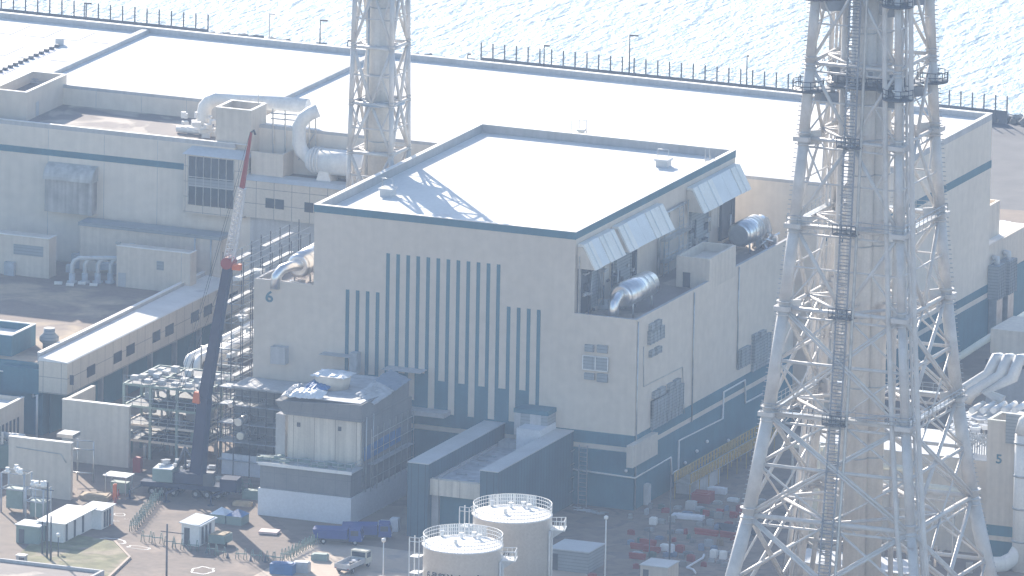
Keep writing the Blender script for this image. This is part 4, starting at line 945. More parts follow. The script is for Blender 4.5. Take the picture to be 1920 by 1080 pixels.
# ================================================================ OIL TANKS
def oil_tank(cx, cy, label, h, txt, a0, da, fz_):
    t = thing('storage_tank', label, 'tank', (cx, cy, 0), 'white storage tanks by the works yard')
    r = 5.25
    k = MB(); k.lathe((cx, cy, 0), [(r, 0), (r, h), (r + .09, h), (r + .09, h + .12), (r * .97, h + .16), (r * .55, h + .42), (.2, h + .5)], 72); k.build('shell', TANKS, t)
    P = lambda a, rr, z: Vector((cx + rr * math.cos(a), cy + rr * math.sin(a), z))
    k = MB(); nn = 72; pts = [P(2 * math.pi * i / nn, r - .02, h + .12) for i in range(nn + 1)]
    for i in range(nn): k.tube(pts[i], pts[i] + Vector((0, 0, 1.45)), .03, n=4)
    for hh in (.5, 1.0, 1.45): k.path([p + Vector((0, 0, hh)) for p in pts], .045, 5)
    k.build('handrail', WHITE, t)
    back = math.atan2(CF.y, CF.x)
    k = MB()
    for i in range(26):
        a = back - .62 + i * .05; k.obox(P(a, r - .12, h + .9), (.05, .16, 1.45), a)
    k.build('slatted_screen', WHITE, t)
    for a, rr in ((back + .7, r - .9), (back + .1, 2.2), (back - .5, 3.0), (back - 1.0, 2.6), (back + 2.5, 1.6)):
        k = MB(); q = P(a, rr, h + .3); k.tube(q, q + Vector((0, 0, .75)), .22, n=10); k.tube(q + Vector((0, 0, .75)), q + Vector((0, 0, .85)), .34, n=10); k.build('vent', WHITE, t)
    # side stair tower left, landing right
    al = back + math.pi / 2
    k = MB(); q = P(al, r + .8, 0)
    for s1 in (-.7, .7):
        for s2 in (-.9, .9): k.tube((q.x + s1, q.y + s2, 0), (q.x + s1, q.y + s2, h + .9), .09, n=5)
    z = .6
    while z < h: k.box(q.x - .7, q.y - .9, z, q.x + .7, q.y + .9, z + .07); z += 2.2
    k.rail([(q.x - .7, q.y - .9, h), (q.x + .7, q.y - .9, h), (q.x + .7, q.y + .9, h)], 1.1, .7, .05); k.build('stair_tower', WHITE, t)
    ar = back - math.pi / 2 - .1
    k = MB(); q = P(ar, r + .9, h - 1.6); k.obox(q, (2.0, 2.6, .14), ar); k.rail([P(ar - .2, r + 1.9, h - 1.5), P(ar + .2, r + 1.9, h - 1.5)], 1.1, .5, .05)
    k.rail([P(ar - .2, r, h - 1.5), P(ar - .2, r + 1.9, h - 1.5)], 1.1, .6, .05); k.rail([P(ar + .2, r, h - 1.5), P(ar + .2, r + 1.9, h - 1.5)], 1.1, .6, .05)
    k.extr([P(ar - .2, r, h - 3), P(ar - .2, r + 1.9, h - 1.6), P(ar - .2, r, h - 1.6)], (0, 0, .02)); k.build('landing', WHITE, t)
    k = MB()
    for d_ in (-.35, -.2): k.tube(P(ar + d_, r + .25, 0), P(ar + d_, r + .25, h - 1.6), .16, n=8)
    k.build('riser_pipe', TANKW, t)
    for i, ch in enumerate(txt):
        a = a0 + da * i; q = P(a, r + .0, fz_); text(ch, 1.25, q, (-math.sin(a), math.cos(a), 0), (math.cos(a), math.sin(a), 0), STEELD, t, 'lettering', .015)
    return t
back_ = math.atan2(-CF.y, -CF.x)                         # bearing that faces the viewpoint
ta = W(868, 1022, z=11); tb2 = W(961, 965, z=11)
oil_tank(ta.x, ta.y, 'nearer white storage tank with lettering round its side', 11, '６号軽油タンク', back_ - 1.12, .235, 7.15)
oil_tank(tb2.x, tb2.y, 'farther white storage tank, partly behind the other one', 11, '６号軽油タンク', back_ - 1.68, .235, 6.2)

# ================================================================ MOBILE CRANE
cr = thing('mobile_crane', 'navy truck crane with its long boom raised, white lattice section and red tip', 'crane', (-4, -21.5, 0))
def lean(x, y):
    z = 10
    for _ in range(8): p = W(x, y, Y=-21 - .32 * z); z = p.z
    return p
B = [lean(371, 886), lean(384, 745), lean(429, 492), lean(454, 352), lean(471, 248)]
def taper(p0, p1, w0, w1, name, mm, par, dd=1):
    d = (p1 - p0).normalized(); sx = Vector((d.z, 0, -d.x)); sy = Vector((0, 1, 0)); q = []
    for p, w in ((p0, w0), (p1, w1)): q.append([p + sx * a * w / 2 + sy * b_ * w / 2 * dd for a, b_ in ((-1, -1), (1, -1), (1, 1), (-1, 1))])
    return MB().hexa(q[0], q[1]).build(name, mm, par)
taper(B[0], B[1], 1.85, 1.6, 'boom_section', NAVY, cr); taper(B[1] - (B[2] - B[1]).normalized() * .01, B[2], 1.5, 1.15, 'boom_section', NAVY, cr)
taper(B[1] + Vector((-.9, -.6, -.7)), B[1] + Vector((-.8, -.6, .8)), 1.0, .8, 'boom_collar', ORANGE, cr)
MB().tube(B[2] + Vector((0, -1, 0)), B[2] + Vector((0, 1, 0)), .8, n=14).build('boom_head', RED, cr)
MB().obox(B[2] + Vector((1.2, 0, -.5)), (1.2, .8, .8), .1).build('boom_collar', ORANGE, cr)
def lattice(p0, p1, w0, w1, n_, r, mm, name):
    d = (p1 - p0).normalized(); sx = Vector((d.z, 0, -d.x)); sy = Vector((0, 1, 0)); k = MB()
    C_ = lambda u, i: p0.lerp(p1, u) + (sx * (-1, 1, 1, -1)[i] + sy * (-1, -1, 1, 1)[i]) * (w0 + (w1 - w0) * u) / 2
    for i in range(4):
        k.tube(C_(0, i), C_(1, i), r, n=5)
        for j in range(n_): k.tube(C_(j / n_, i), C_((j + 1) / n_, (i + 1) % 4), r * .6, n=4); k.tube(C_((j + 1) / n_, i), C_((j + 1) / n_, (i + 1) % 4), r * .5, n=4)
    return k.build(name, mm, cr)
lattice(B[2] + Vector((.1, 0, .4)), B[3], 1.25, .8, 15, .11, LATT, 'jib_lattice')
taper(B[2] + Vector((.1, 0, 3)), B[3] - (B[3] - B[2]) * .05, .5, .35, 'jib_core', LATT, cr)
taper(B[3], B[4], .62, .3, 'jib_tip', RED, cr)
MB().path([B[4], B[4] + Vector((.4, 0, .3)), B[4] + Vector((.6, 0, -.3))], .16, 6).build('tip_sheave', STEELD, cr)
k = MB()
for sg in (-.4, .4): k.tube(B[4] + Vector((0, sg, 0)), (-4.5, -21 + sg, 6.2), .035, n=4)
k.tube(B[2] + Vector((0, 0, 0)), (-4.0, -21.5, 8), .04, n=4); k.build('stay_rope', STEELD, cr)
# superstructure and carrier
base = W(362, 930, z=0); base = Vector((base.x, base.y, 0))
MB().obox(base + Vector((-1.2, 0, 1.45)), (12.0, 2.6, .7), R_(8)).build('carrier_frame', NAVY, cr)
MB().obox(base + Vector((5.2, .8, 2.1)), (2.4, 2.6, 1.7), R_(8)).build('driver_cab', NAVY, cr)
for i, dx in enumerate((-5.2, -3.8, -2.2, .9, 2.5, 4.0)):
    for sy in (-1.15, 1.15):
        c = base + Vector((dx, sy + dx * .14, .62)); k = MB().tube(c + Vector((0, -.22, 0)), c + Vector((0, .22, 0)), .62, n=16); wh = k.build('wheel', RUBBER, cr)
        MB().tube(c + Vector((0, -.24, 0)), c + Vector((0, .24, 0)), .28, n=12).build('rim', STEELG, wh)
MB().obox(base + Vector((-.4, .1, 2.6)), (4.6, 2.5, 1.4), R_(8)).build('turntable_house', NAVY, cr)
MB().obox(base + Vector((-3.9, -.6, 2.9)), (2.8, 3.2, 1.7), R_(8)).build('counterweight', GREENG, cr)
MB().obox(base + Vector((-3.9, -.6, 3.82)), (2.7, 3.1, .12), R_(8)).build('counterweight_top', AWN, cr)
MB().obox(base + Vector((2.9, -1.2, 3.0)), (1.4, 1.3, 1.9), R_(8)).build('operator_cab', STEELD, cr)
k = MB()
for (a, c) in [(base + Vector(a_), base + Vector(c_)) for a_, c_ in (((-3, .6, 3), (-1.6, .6, 6.6)), ((-1.4, .6, 3.4), (-1.6, .6, 6.6)), ((-1.6, .6, 6.6), (.6, .6, 3.6)))]: k.tube(a, c, .16, n=6)
k.build('mast_frame', STEELD, cr)
for dx in (-7.6, -1.8, 5.2):
    for sg in (-1, 1):
        a = base + Vector((dx * .9, sg * 1.2 + dx * .1, 1.2)); c = a + Vector((.3 * sg, sg * 3.3, 0)); k = MB().tube(a, c, .2, n=4); k.tube(c, c - Vector((0, 0, 1.1)), .14, n=6); k.tube(c - Vector((0, 0, 1.2)), c - Vector((0, 0, 1.1)), .5, n=10); k.build('outrigger', NAVY, cr)
k = MB()
for i in range(18): k.obox((base.x + random.uniform(-5, 3), base.y + random.uniform(-1.2, 1.2), 3.7 + random.uniform(-.1, .9)), (random.uniform(.3, 1.1), random.uniform(.3, .9), random.uniform(.2, .6)), random.random())
k.build('winch_gear', SILVER, cr)

# ================================================================ SCAFFOLD TOWER on the left of the reactor building
sc = thing('scaffold_tower', 'tall steel scaffold with pale planks climbing the left side of the numbered block', 'scaffold', (-1.8, 8, 0))
lv = [1.5 + 2.72 * i for i in range(11)]
k = MB()
for y in [-2.6 + 3.3 * i for i in range(8)]:
    for x in (-3.6, -2.2, -.5): k.tube((x, y, 0), (x, y, 30.2 - (1.5 if x == -.5 else 0) + random.uniform(-.6, .8)), .075, n=5)
k.build('standards', STEELD, sc)
for j, z in enumerate(lv):
    yy_ = random.uniform(-2.6, 2); k = MB(); k.box(-3.5, yy_, z, -2.75, yy_ + random.uniform(5, 9), z + .09); k.box(-3.4, yy_ + 9.5, z, -2.75, 20, z + .09)
    k.build('plank_deck', PARIN if j % 3 else ROOFG, sc)
    k = MB()
    for x in (-3.6, -2.2, -.5): k.tube((x, -2.6, z + 1), (x, 20.5, z + 1), .05, n=4); k.tube((x, -2.6, z), (x, 20.5, z), .06, n=4)
    for y in [-2.6 + 3.3 * i for i in range(8)]: k.tube((-3.6, y, z), (-.5, y, z), .05, n=4)
    k.build('rails', STEELG, sc)
k = MB()
for i in range(14):
    z = random.choice(lv); k.obox((random.uniform(-3.3, -1), random.uniform(-2, 10), z + .35), (random.uniform(.5, 1.2), random.uniform(.8, 2.6), .5), 0)
o = k.build('stacked_planks', ROOFG); tag(o, 'pale stacked planks and boards stored on the scaffold decks', 'planks'); o['kind'] = 'stuff'
for i, (x, y) in enumerate(((446, 792), (450, 818), (432, 760))):
    p = W(x, y, Y=-7); k = MB()
    for j in range(3 if i < 2 else 1): k.tube(p + Vector((j * .05, j * 1.3, .35 * j * 0)), p + Vector((j * .05 , j * 1.3 + 1.1, 0)), .55 if i < 2 else .35, n=12)
    tag(k.build('foil_duct', SILVER), ('upper', 'lower', 'smallest')[i] + ' shiny wrapped duct lying in the scaffold right of the crane boom', 'duct', 'shiny wrapped ducts in the scaffold')
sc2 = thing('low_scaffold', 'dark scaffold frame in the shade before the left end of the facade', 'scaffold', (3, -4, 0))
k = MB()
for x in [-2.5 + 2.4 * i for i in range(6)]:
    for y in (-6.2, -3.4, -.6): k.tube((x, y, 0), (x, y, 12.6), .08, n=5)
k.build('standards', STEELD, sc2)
for z in (2.2, 4.8, 7.4, 10, 12.4):
    k = MB()
    for y in (-6.2, -3.4, -.6): k.tube((-2.5, y, z), (9.5, y, z), .07, n=4)
    for x in [-2.5 + 2.4 * i for i in range(6)]: k.tube((x, -6.2, z), (x, -.6, z), .06, n=4)
    k.box(-2.4, -5.9, z - .1, 9.3, -3.7, z); k.build('deck_level', STEELG, sc2)
k = MB().box(-2.4, -.55, 0, 9.4, -.45, 12.2); k.build('screen_netting', NET, sc2)
MB().box(-.5, -6.3, 12.5, 11, -.3, 12.75).build('top_beam', PARIN, sc2)
a = W(415, 888, z=0); c = W(494, 894, z=0)
t = thing('site_hoarding', 'pale grey panel fence beside the crane', 'hoarding', ((a.x + c.x) / 2, a.y, 0))
for i in range(2):
    x0_ = a.x + (c.x - a.x) * i / 2; MB().box(x0_ + .02, a.y, 0, x0_ + (c.x - a.x) / 2 - .02, a.y + .12, 2.95).build('panel', SHEET, t)
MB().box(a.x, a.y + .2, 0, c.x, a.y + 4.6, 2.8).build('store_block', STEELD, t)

# ================================================================ PIPE RACK between corridor and scaffold
pk = thing('equipment_rack', 'multi level grey steel rack packed with pipework, bright lids along its top', 'rack', (-12, 2, 0))
RX = [-18.2, -14.2, -10.2, -6.2]; RY = [-2.5, 3.5, 9.5]; k = MB()
for x in RX:
    for y in RY: k.box(x - .18, y - .18, 0, x + .18, y + .18, 10.4)
k.build('column', GREENG, pk)
for z in (2.4, 4.6, 7.2, 10.2):
    k = MB()
    for y in RY: k.box(RX[0], y - .14, z, RX[-1], y + .14, z + .3)
    for x in RX: k.box(x - .14, RY[0], z + .01, x + .14, RY[-1], z + .29)
    k.build('floor_beam', WALL2 if z in (4.6, 2.4) else GREENG, pk)
    MB().box(RX[0] + .2, RY[0] + .3, z + .05, RX[-1] - .2, RY[-1] - .2, z + .15).build('floor_grating', STEELD, pk)  # dark finish stands in for the shade over the rack floors
    k = MB().rail([(RX[0], RY[0] - .2, z + .3), (RX[-1], RY[0] - .2, z + .3), (RX[-1] + .2, RY[-1], z + .3)], 1.1, 1.3, .05); k.build('handrail', STEELG, pk)
for i in range(26):
    z = random.choice((0, 2.7, 4.9, 7.5)); x = random.uniform(-17.3, -7); y = random.uniform(-2, 5)
    if i % 2: MB().obox((x, y, z + .8), (random.uniform(.7, 2), random.uniform(.7, 1.6), random.uniform(.9, 1.7))).build('equipment_cabinet', random.choice((ROOFM, GREENG, PARIN)), pk)
    else: MB().path([(x, y, z), (x, y, z + 1.6), (x + random.uniform(-2, 2), y, z + 1.9)], random.uniform(.12, .28), 8).build('pipe', ROOFG, pk)
for i in range(6):
    for j in range(4):
        x = -17 + i * 2.05 + j * .3; y = -1.6 + j * 2.4
        if random.random() < .12: continue
        MB().obox((x, y, 10.9 + random.uniform(-.15, .35)), (.95, 1.0, .4 + random.uniform(0, .5)), .0).build('cooler_lid', random.choice((SILVER, ROOFG, ROOFM, ROOFM)), pk)
pts_l = 'large white pipes running towards the turbine hall beside the scaffold'
for i, (x0, y0, x1_, y1_) in enumerate(((356, 671, 372, 663), (374, 673, 391, 665), (405, 665, 455, 640), (412, 640, 450, 618), (423, 652, 470, 628))):
    a = W(x0, y0, z=10.6); L_ = 9 if i < 2 else 15
    t = tag(MB().path([a + Vector((0, -.8, -2.6)), a + Vector((0, -.6, -.6)), a, a + Vector((0, L_, 0))], .62, 12).build('white_pipe', WHITE), ('short white pipe, nearest the rack lids', 'second short white pipe behind the rack lids', 'middle white pipe of the group behind the crane boom', 'highest long white pipe behind the crane boom', 'long white pipe closest to the scaffold')[i], 'pipe', 'white pipes behind the equipment rack')
pt_ = thing('pipe_trestle', 'grey steel trestle under the large white pipes', 'trestle', (-8.6, 16, 0)); k = MB()
for y in (8, 16, 24):
    for x in (-13, -4.2): k.box(x - .15, y, 0, x + .15, y + .3, 10)
    k.box(-13, y, 9.6, -4.2, y + .3, 9.9)
k.path([(-13, 12, 10), (-13, 12, 13.2), (-5, 12, 13.2)], .12, 5); k.rail([(-13, 14, 11.5), (-5, 14, 11.5)], 1.1, 1.5, .05)
k.build('frame', STEELG, pt_)

# ================================================================ SHORE: fences, lamps, rocks, walls
FYs = 258.0
def fence(px0, px1, ybase, label):
    a = W(px0, ybase[0], Y=FYs); c = W(px1, ybase[1], Y=FYs)
    t = thing('shore_fence', label, 'fence', ((a.x + c.x) / 2, FYs, 0), 'tall fences along the shore')
    n_ = int(round((px1 - px0) / 22.3)); 
    k = MB().box(a.x, FYs, 0, c.x, FYs + .08, 2.0); k.build('mesh_screen', NETF, t)
    for i in range(n_ + 1): 
        x = a.x + (c.x - a.x) * i / n_; MB().tube((x, FYs - .05, 0), (x, FYs - .05, 4.4), .13, n=5).build('post', FPOST, t)
    k = MB()
    for hh in (2.4, 3.0, 3.6): k.tube((a.x, FYs, hh), (c.x, FYs, hh), .03, n=3)
    k.build('wire', STEELD, t)
NETF0 = None
FPOST = mat('fence_post_grey', (.17, .19, .22), .6)
NETF = mat('fence_mesh_dark', (.15, .17, .20), .8, var=.2)
fence(-20, 390, (12, 60), 'tall post fence on the shore at the top left'); fence(902, 1500, (118, 175), 'longest tall post fence on the shore, in the middle'); fence(1758, 1888, (197, 212), 'short tall post fence on the shore at the far right')
def lamp(px_, pb, h, label, arm=1.2, mm=STEELD):
    p = W(px_, pb, Y=FYs - 3); t = thing('lamp_post', label, 'lamp post', (p.x, FYs - 3, 0), 'lamp posts near the shore')
    MB().tube((p.x, FYs - 3, 0), (p.x, FYs - 3, h), .14, .08, n=6).build('pole', mm, t); MB().obox((p.x + arm / 2, FYs - 3, h), (arm, .35, .25), .2).build('lamp_head', mm, t)
lamp(158, 20, 4.9, 'lamp post among the left shore fence posts'); lamp(600, 76, 6.0, 'dark lamp post alone on the shore left of the slender stack'); lamp(505, 68, 6.2, 'pale lamp post on the rocky shore', .9, WHITE)
lamp(1180, 120, 8.6, 'tallest dark lamp post inside the middle shore fence', 1.4); lamp(1400, 150, 7.2, 'dark post without arm near the right end of the middle fence', .3); lamp(1020, 115, 5.6, 'short hooked lamp post near the left end of the middle fence', .9)
lamp(652, 88, 3.2, 'short post just left of the slender stack', .6); lamp(877, 112, 3.0, 'short post just left of the middle shore fence', .5)
k = MB()
for i in range(260):
    px_ = random.choice((random.uniform(385, 660), random.uniform(400, 560), random.uniform(770, 900), random.uniform(1860, 1960), random.uniform(1800, 1900)))
    p = W(px_, 60 + (px_ - 400) * .112, Y=261.0); s_ = random.uniform(.3, 1.1)
    k.obox((p.x, 259.8 + random.uniform(-1, 1.4), s_ * .2 + random.uniform(0, .4)), (s_ * 1.6, s_, s_), random.random() * 3, random.random())
struct('shore_rocks', k, mat('shore_rock', (.26, .27, .27), .9, var=.4, scale=.5), 'stuff')
def farwall(y, z1, mm, label, x0=58, x1_=130, d=.6, name='concrete_wall'):
    tag(MB().box(x0, y, 0, x1_, y + d, z1).build(name, mm), label, 'wall')
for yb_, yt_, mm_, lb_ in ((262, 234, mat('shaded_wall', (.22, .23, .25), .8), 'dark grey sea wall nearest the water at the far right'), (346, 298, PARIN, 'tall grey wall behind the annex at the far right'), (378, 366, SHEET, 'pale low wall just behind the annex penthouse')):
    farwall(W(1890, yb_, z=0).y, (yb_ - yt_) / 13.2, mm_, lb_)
yy_ = W(1890, 292, z=0).y
k = MB().box(58, yy_, .9, 130, yy_ + .3, 1.3)
for i in range(24): k.box(58 + i * 3, yy_, 0, 58.3 + i * 3, yy_ + .3, .9)
tag(k.build('guard_rail', WHITE), 'white guard rail beside the shore road at the far right', 'rail')
slab('shore_road', [(1700, 205), (2000, 236), (2000, 400), (1700, 380)], mat('shaded_asphalt', (.12, .12, .125), .9, var=.15), .006)  # shade on the shore ground is put into this dark colour
k = MB()
for i in range(9): p = W(1872 + random.uniform(0, 12), 345 + random.uniform(-3, 6), Y=185); k.obox((p.x, 185 + random.uniform(-2, 2), .8 + random.uniform(0, 1)), (random.uniform(.5, 1.5), .8, random.uniform(.4, 1.4)), random.random())
tag(k.build('pump_skid', ROOFG), 'small pump set behind the annex penthouse', 'pump')

# ================================================================ RIGHT SIDE: neighbouring unit
u5 = thing('neighbour_block', 'tall cream tower block with a teal foot and the number 5', 'building', (116, 0, 0))
a = W(1852, 788, Y=-5); xl = a.x; zt = a.z; c = W(1852, 983, Y=-5); d_ = W(1852, 1003, Y=-5); e_ = W(1852, 1012, Y=-5)
MB().box(xl, -5, c.z, 150, 6, zt - 1.5).build('wall', WALL2, u5)
k = MB().box(xl, -5, zt - 1.5, xl + 7, -4.65, zt).box(xl, -4.65, zt - 1.5, xl + .35, -.4, zt).box(xl, -.4, zt - 1.5, xl + 7, 0, zt); k.build('parapet', WALL2, u5)
k = MB().box(xl - .06, -5.06, zt, xl + 7, -4.6, zt + .15).box(xl - .06, -4.6, zt, xl + .4, -.45, zt + .15).box(xl - .06, -.45, zt, xl + 7, .06, zt + .15); k.build('parapet_cap', CREAM, u5)
MB().box(xl + .15, -4.9, 0, 150, 6, c.z - .001).build('teal_foot', TEAL, u5)
MB().box(xl + .15, -4.95, e_.z, 150, -4.901, d_.z).build('cream_line', WALL2, u5)
p = W(1868, 868, Y=-5); text('5', 1.75, (p.x - .1, -5, p.z), (1, 0, 0), (0, -1, 0), TEAL, u5, 'number_sign', sx=1.1)
a = W(1887, 815, Y=-5); c = W(1903, 832, Y=-5); MB().box(a.x, -5.3, c.z, c.x + 2, -5.001, a.z + 3).build('louvre', LOUV, u5)
# low cream annex left of it
a = W(1730, 852, Y=-2); t = thing('low_annex', 'low cream block joined to the left of the number 5 tower', 'building', (102, 4, 0))
MB().box(W(1500, 852, Y=-2).x, -2, 0, xl - .01, 12, a.z).build('wall', WALL2, t); MB().box(W(1500, 852, Y=-2).x - .05, -2.05, a.z, xl - .02, 12, a.z + .1).build('roof', ROOFG, t)
k = MB()
for i in range(60):
    p = W(random.uniform(1785, 1850), random.uniform(785, 810), z=a.z + 1); k.obox((p.x, p.y, a.z + 1.0 + random.uniform(-.4, .5)), (random.uniform(.4, 1.2), random.uniform(.4, 1), random.uniform(.2, .6)), random.random())
o = k.build('fin_cooler_units', SILVER); tag(o, 'glinting mass of cooler lids on the roof left of the number 5 tower', 'coolers'); o['kind'] = 'stuff'
k = MB()
for i in range(14):
    x = W(1790 + i * 4.5, 850, Y=1).x; k.box(x, 1, a.z, x + .15, 1.2, a.z + 3)
    k.tube((x, 1, a.z + random.uniform(.5, 2.8)), (x + 1, 2.5, a.z + random.uniform(.5, 2.8)), .15, n=5)
tag(k.build('steel_frame', ROOFM), 'grey frame under the glinting cooler lids', 'frame')
# tall pipe beside it
p = W(1921, 900, Y=-8)
t = thing('vent_riser', 'thick white vertical pipe in front of the number 5 tower', 'pipe', (p.x, -8, 0))
zt = W(1921, 800, Y=-8).z; zb_ = W(1921, 1040, Y=-8).z
MB().tube((p.x, -8, 0), (p.x, -8, zt - 1), 1.45, n=24).build('pipe', TANKW, t); MB().path([(p.x, -8, zt - 1), (p.x + .3, -8, zt + .4), (p.x + 1.4, -8, zt + 1.4), (p.x + 3, -8, zt + 1.7)], 1.45, 20).build('elbow', TANKW, t)
for zz in (4.0, 8.5, 13.0, 17.5): MB().tube((p.x, -8, zz), (p.x, -8, zz + .25), 1.6, n=24).build('flange', STEELG, t)
MB().path([(p.x - .2, -8.2, 3.2), (p.x - 1.0, -8.8, 1.6), (p.x - 2.2, -9.6, .9), (p.x - 4.2, -11, .9)], 1.1, 16).build('branch', TANKW, t)
# three bent ducts and pipe bridge
dl = 'bent grey duct, one of the side by side ducts right of the tall tower'
for i, pts in enumerate((((1868, 671), (1853, 702), (1804, 733), (1794, 745)), ((1889, 672), (1876, 704), (1822, 737), (1812, 752)), ((1911, 673), (1899, 708), (1850, 735), (1880, 752)))):
    Q = [W(x, y, Y=24 - i * .6) for x, y in pts]; tag(MB().path([Q[0] + Vector((0, 1.5, -.4))] + Q, .82, 16).build('bent_duct', ROOFG), ('leftmost', 'middle', 'rightmost')[i] + ' of the three bent grey ducts right of the tall tower', 'duct', 'three bent ducts')
xb = W(1840, 640, z=11).x
q0 = W(1788, 676, z=11.5); q1 = W(1930, 585, z=11.5)
tag(MB().tube(q0, q1, .5, n=12).build('main_pipe', CREAM), 'long cream pipe sloping up to the right edge below the teal wall', 'pipe')
t = thing('auxiliary_building', 'grey low building with a bright roof strip at the right edge under the long pipe', 'building', (105, 45, 0))
q0 = W(1850, 672, z=9.5)
MB().box(q0.x, q0.y, 0, 160, q0.y + 28, 9.4).build('wall', PARIN, t); MB().box(q0.x + .2, q0.y + .2, 9.401, 160, q0.y + 27.8, 9.45).build('roof', ROOFG, t)
a = W(1876, 660, z=9.5); MB().box(a.x, a.y - 1, 9.46, 150, a.y + 8, 10.1).build('roof_light', ROOFW, t)
MB().box(q0.x - .1, q0.y - .3, 8.7, 160, q0.y - .001, 9.5).build('eaves_beam', STEELD, t)
a = W(1886, 600, z=13); MB().box(a.x, a.y - 6, 9.45, 150, a.y + 3, 13).build('roof_house', WALL2, t)
dt = thing('duct_trestle', 'grey steel trestle with white stub pipes under the bent ducts', 'trestle', (100, 20, 0))
MB().box(W(1795, 780, Y=15).x, 15, W(1795, 782, Y=15).z - .4, 150, 22, W(1795, 782, Y=15).z).build('deck', ROOFG, dt)
for i in range(5):
    p = W(1822 + i * 20, 770, Y=17); MB().tube((p.x, 17, p.z), (p.x, 21.5, p.z), .45, n=10).build('stub_pipe', TANKW, dt)
for i in range(8): x = W(1795 + i * 16, 780, Y=15).x; MB().box(x, 15, 0, x + .3, 15.3, W(1795, 780, Y=15).z - .5).build('leg', STEELG, dt)
# pipework standing on the ground behind the tall tower
rk = thing('yard_pipe_rack', 'cream pipes and steel frames on the ground behind the lattice tower', 'pipe rack', (95, -8, 0))
zl_ = 0
for i, (x0, y0, x1_, y1_, r) in enumerate(((1470, 835, 1640, 850, .35), (1560, 862, 1700, 880, .45), (1600, 895, 1810, 925, .55), (1490, 1045, 1700, 1075, .6), (1580, 820, 1650, 828, .4))):
    a = W(x0, y0, Y=-12 - i); c = W(x1_, y1_, Y=-12 - i); a.z = c.z = (a.z + c.z) / 2; MB().tube(a, c, r, n=12).build('pipe', CREAM, rk)
    for u in (.1, .5, .9): q = a.lerp(c, u); MB().box(q.x - .12, q.y - .12, 0, q.x + .12, q.y + .12, q.z).build('post', STEELG, rk)
for x, y, h, r in ((1530, 845, 6, .6), (1548, 850, 6, .35), (1560, 852, 5.4, .35)):
    p = W(x, y, Y=-14); MB().tube((p.x, -14, 0), (p.x, -14, p.z + 1), r, n=12).build('riser_pipe', CREAM, rk)
a = W(1480, 1052, Y=-31); c = W(1700, 1075, Y=-31)
t = thing('valve_house', 'cream flat roofed house low behind the foot of the lattice tower', 'building', ((a.x + c.x) / 2, -28, 0))
MB().box(a.x, -31, 0, c.x, -24, max(2.5, a.z)).build('wall', WALL2, t); MB().box(a.x - .2, -31.2, max(2.5, a.z), c.x + .2, -23.8, max(2.5, a.z) + .15).build('roof', ROOFG, t)
k = MB()
for i in range(110):
    p = W(random.uniform(1480, 1840), random.uniform(840, 1075), z=1.5)
    if p.y > -6: continue
    k.obox((p.x, p.y, random.uniform(.5, 2.2)), (random.uniform(.3, 1.4), random.uniform(.3, 1.2), random.uniform(.3, 1.6)), random.random())
o = k.build('valves_and_fittings', SILVER); tag(o, 'glinting small valves and fittings crowded on the ground round the lattice tower', 'fittings'); o['kind'] = 'stuff'

# ================================================================ YARD OBJECTS (left front)
def hut(name, label, x0, y0, w, d, h, mm, roof, over=.3, slots=0, group=None, tilt=.0, cat='hut'):
    t = thing(name, label, cat, (x0 + w / 2, y0 + d / 2, 0), group)
    MB().box(x0, y0, .05, x0 + w, y0 + d, h).build('wall', mm, t)
    MB().hexa([(x0 - over, y0 - over, h), (x0 + w + over, y0 - over, h - tilt), (x0 + w + over, y0 + d + over, h - tilt), (x0 - over, y0 + d + over, h)],
              [(x0 - over, y0 - over, h + .12), (x0 + w + over, y0 - over, h + .12 - tilt), (x0 + w + over, y0 + d + over, h + .12 - tilt), (x0 - over, y0 + d + over, h + .12)]).build('roof', roof, t)
    for i in range(slots):
        y = y0 + .8 + (d - 1.4) * i / max(1, slots); MB().box(x0 + w + .001, y, .2, x0 + w + .04, y + .6, h - .3 - tilt).build('door', STEELD, t)
    MB().box(x0 + .4, y0 - .04, .1, x0 + 1.2, y0 - .001, h * .8).build('door', STEELD, t)
    return t
p = W(75, 1015, z=0); hut('site_hut', 'long white site hut with a bright flat roof, nearest the poles', p.x, p.y, 3.4, 9.5, 2.8, WHITE, WHITE, .5, 3, 'white site huts')
p = W(153, 990, z=0); hut('site_hut', 'shorter white hut joined behind the long white hut', p.x, p.y, 2.9, 4.0, 2.7, WHITE, ROOFG, .3, 3, 'white site huts')
p = W(30, 1018, z=0); hut('site_hut', 'dark green hut with a pale roof left of the long white hut', p.x, p.y, 3.3, 3.0, 2.5, GREENG, ROOFG, .2, 0, 'site huts')
p = W(340, 1022, z=0); hut('site_hut', 'small white hut with a tilted pale roof standing alone on the yard', p.x, p.y, 2.6, 5.2, 3.1, WHITE, AWN, .3, 3, 'white site huts', .25)
p = W(30, 1052, z=.16); hut('cabinet_box', 'small white topped box on the grass island', p.x, p.y, 1.2, 1.0, .9, PARIN, WHITE, .08, 0, None, 0, 'cabinet')
p = W(1030, 1068, z=0); t = hut('cargo_container', 'pale ribbed container with a bright roof right of the tanks', p.x, p.y, 5.6, 5.5, 2.9, LOUV, ROOFG, .12, 0, None, 0, 'container')
p = W(1200, 1095, z=0); hut('site_hut', 'cream box hut at the bottom edge right of the container', p.x, p.y, 3.9, 4.0, 2.6, WALL2, ROOFG, .1, 0)
p = W(-10, 1095, z=0); t = thing('sunken_block', 'low flat grey roof with a raised kerb in the bottom left corner', 'building', (p.x, p.y, 0))
a = W(175, 1078, z=1.4); X1_ = a.x; yb_ = W(10, 1050, z=1.4).y
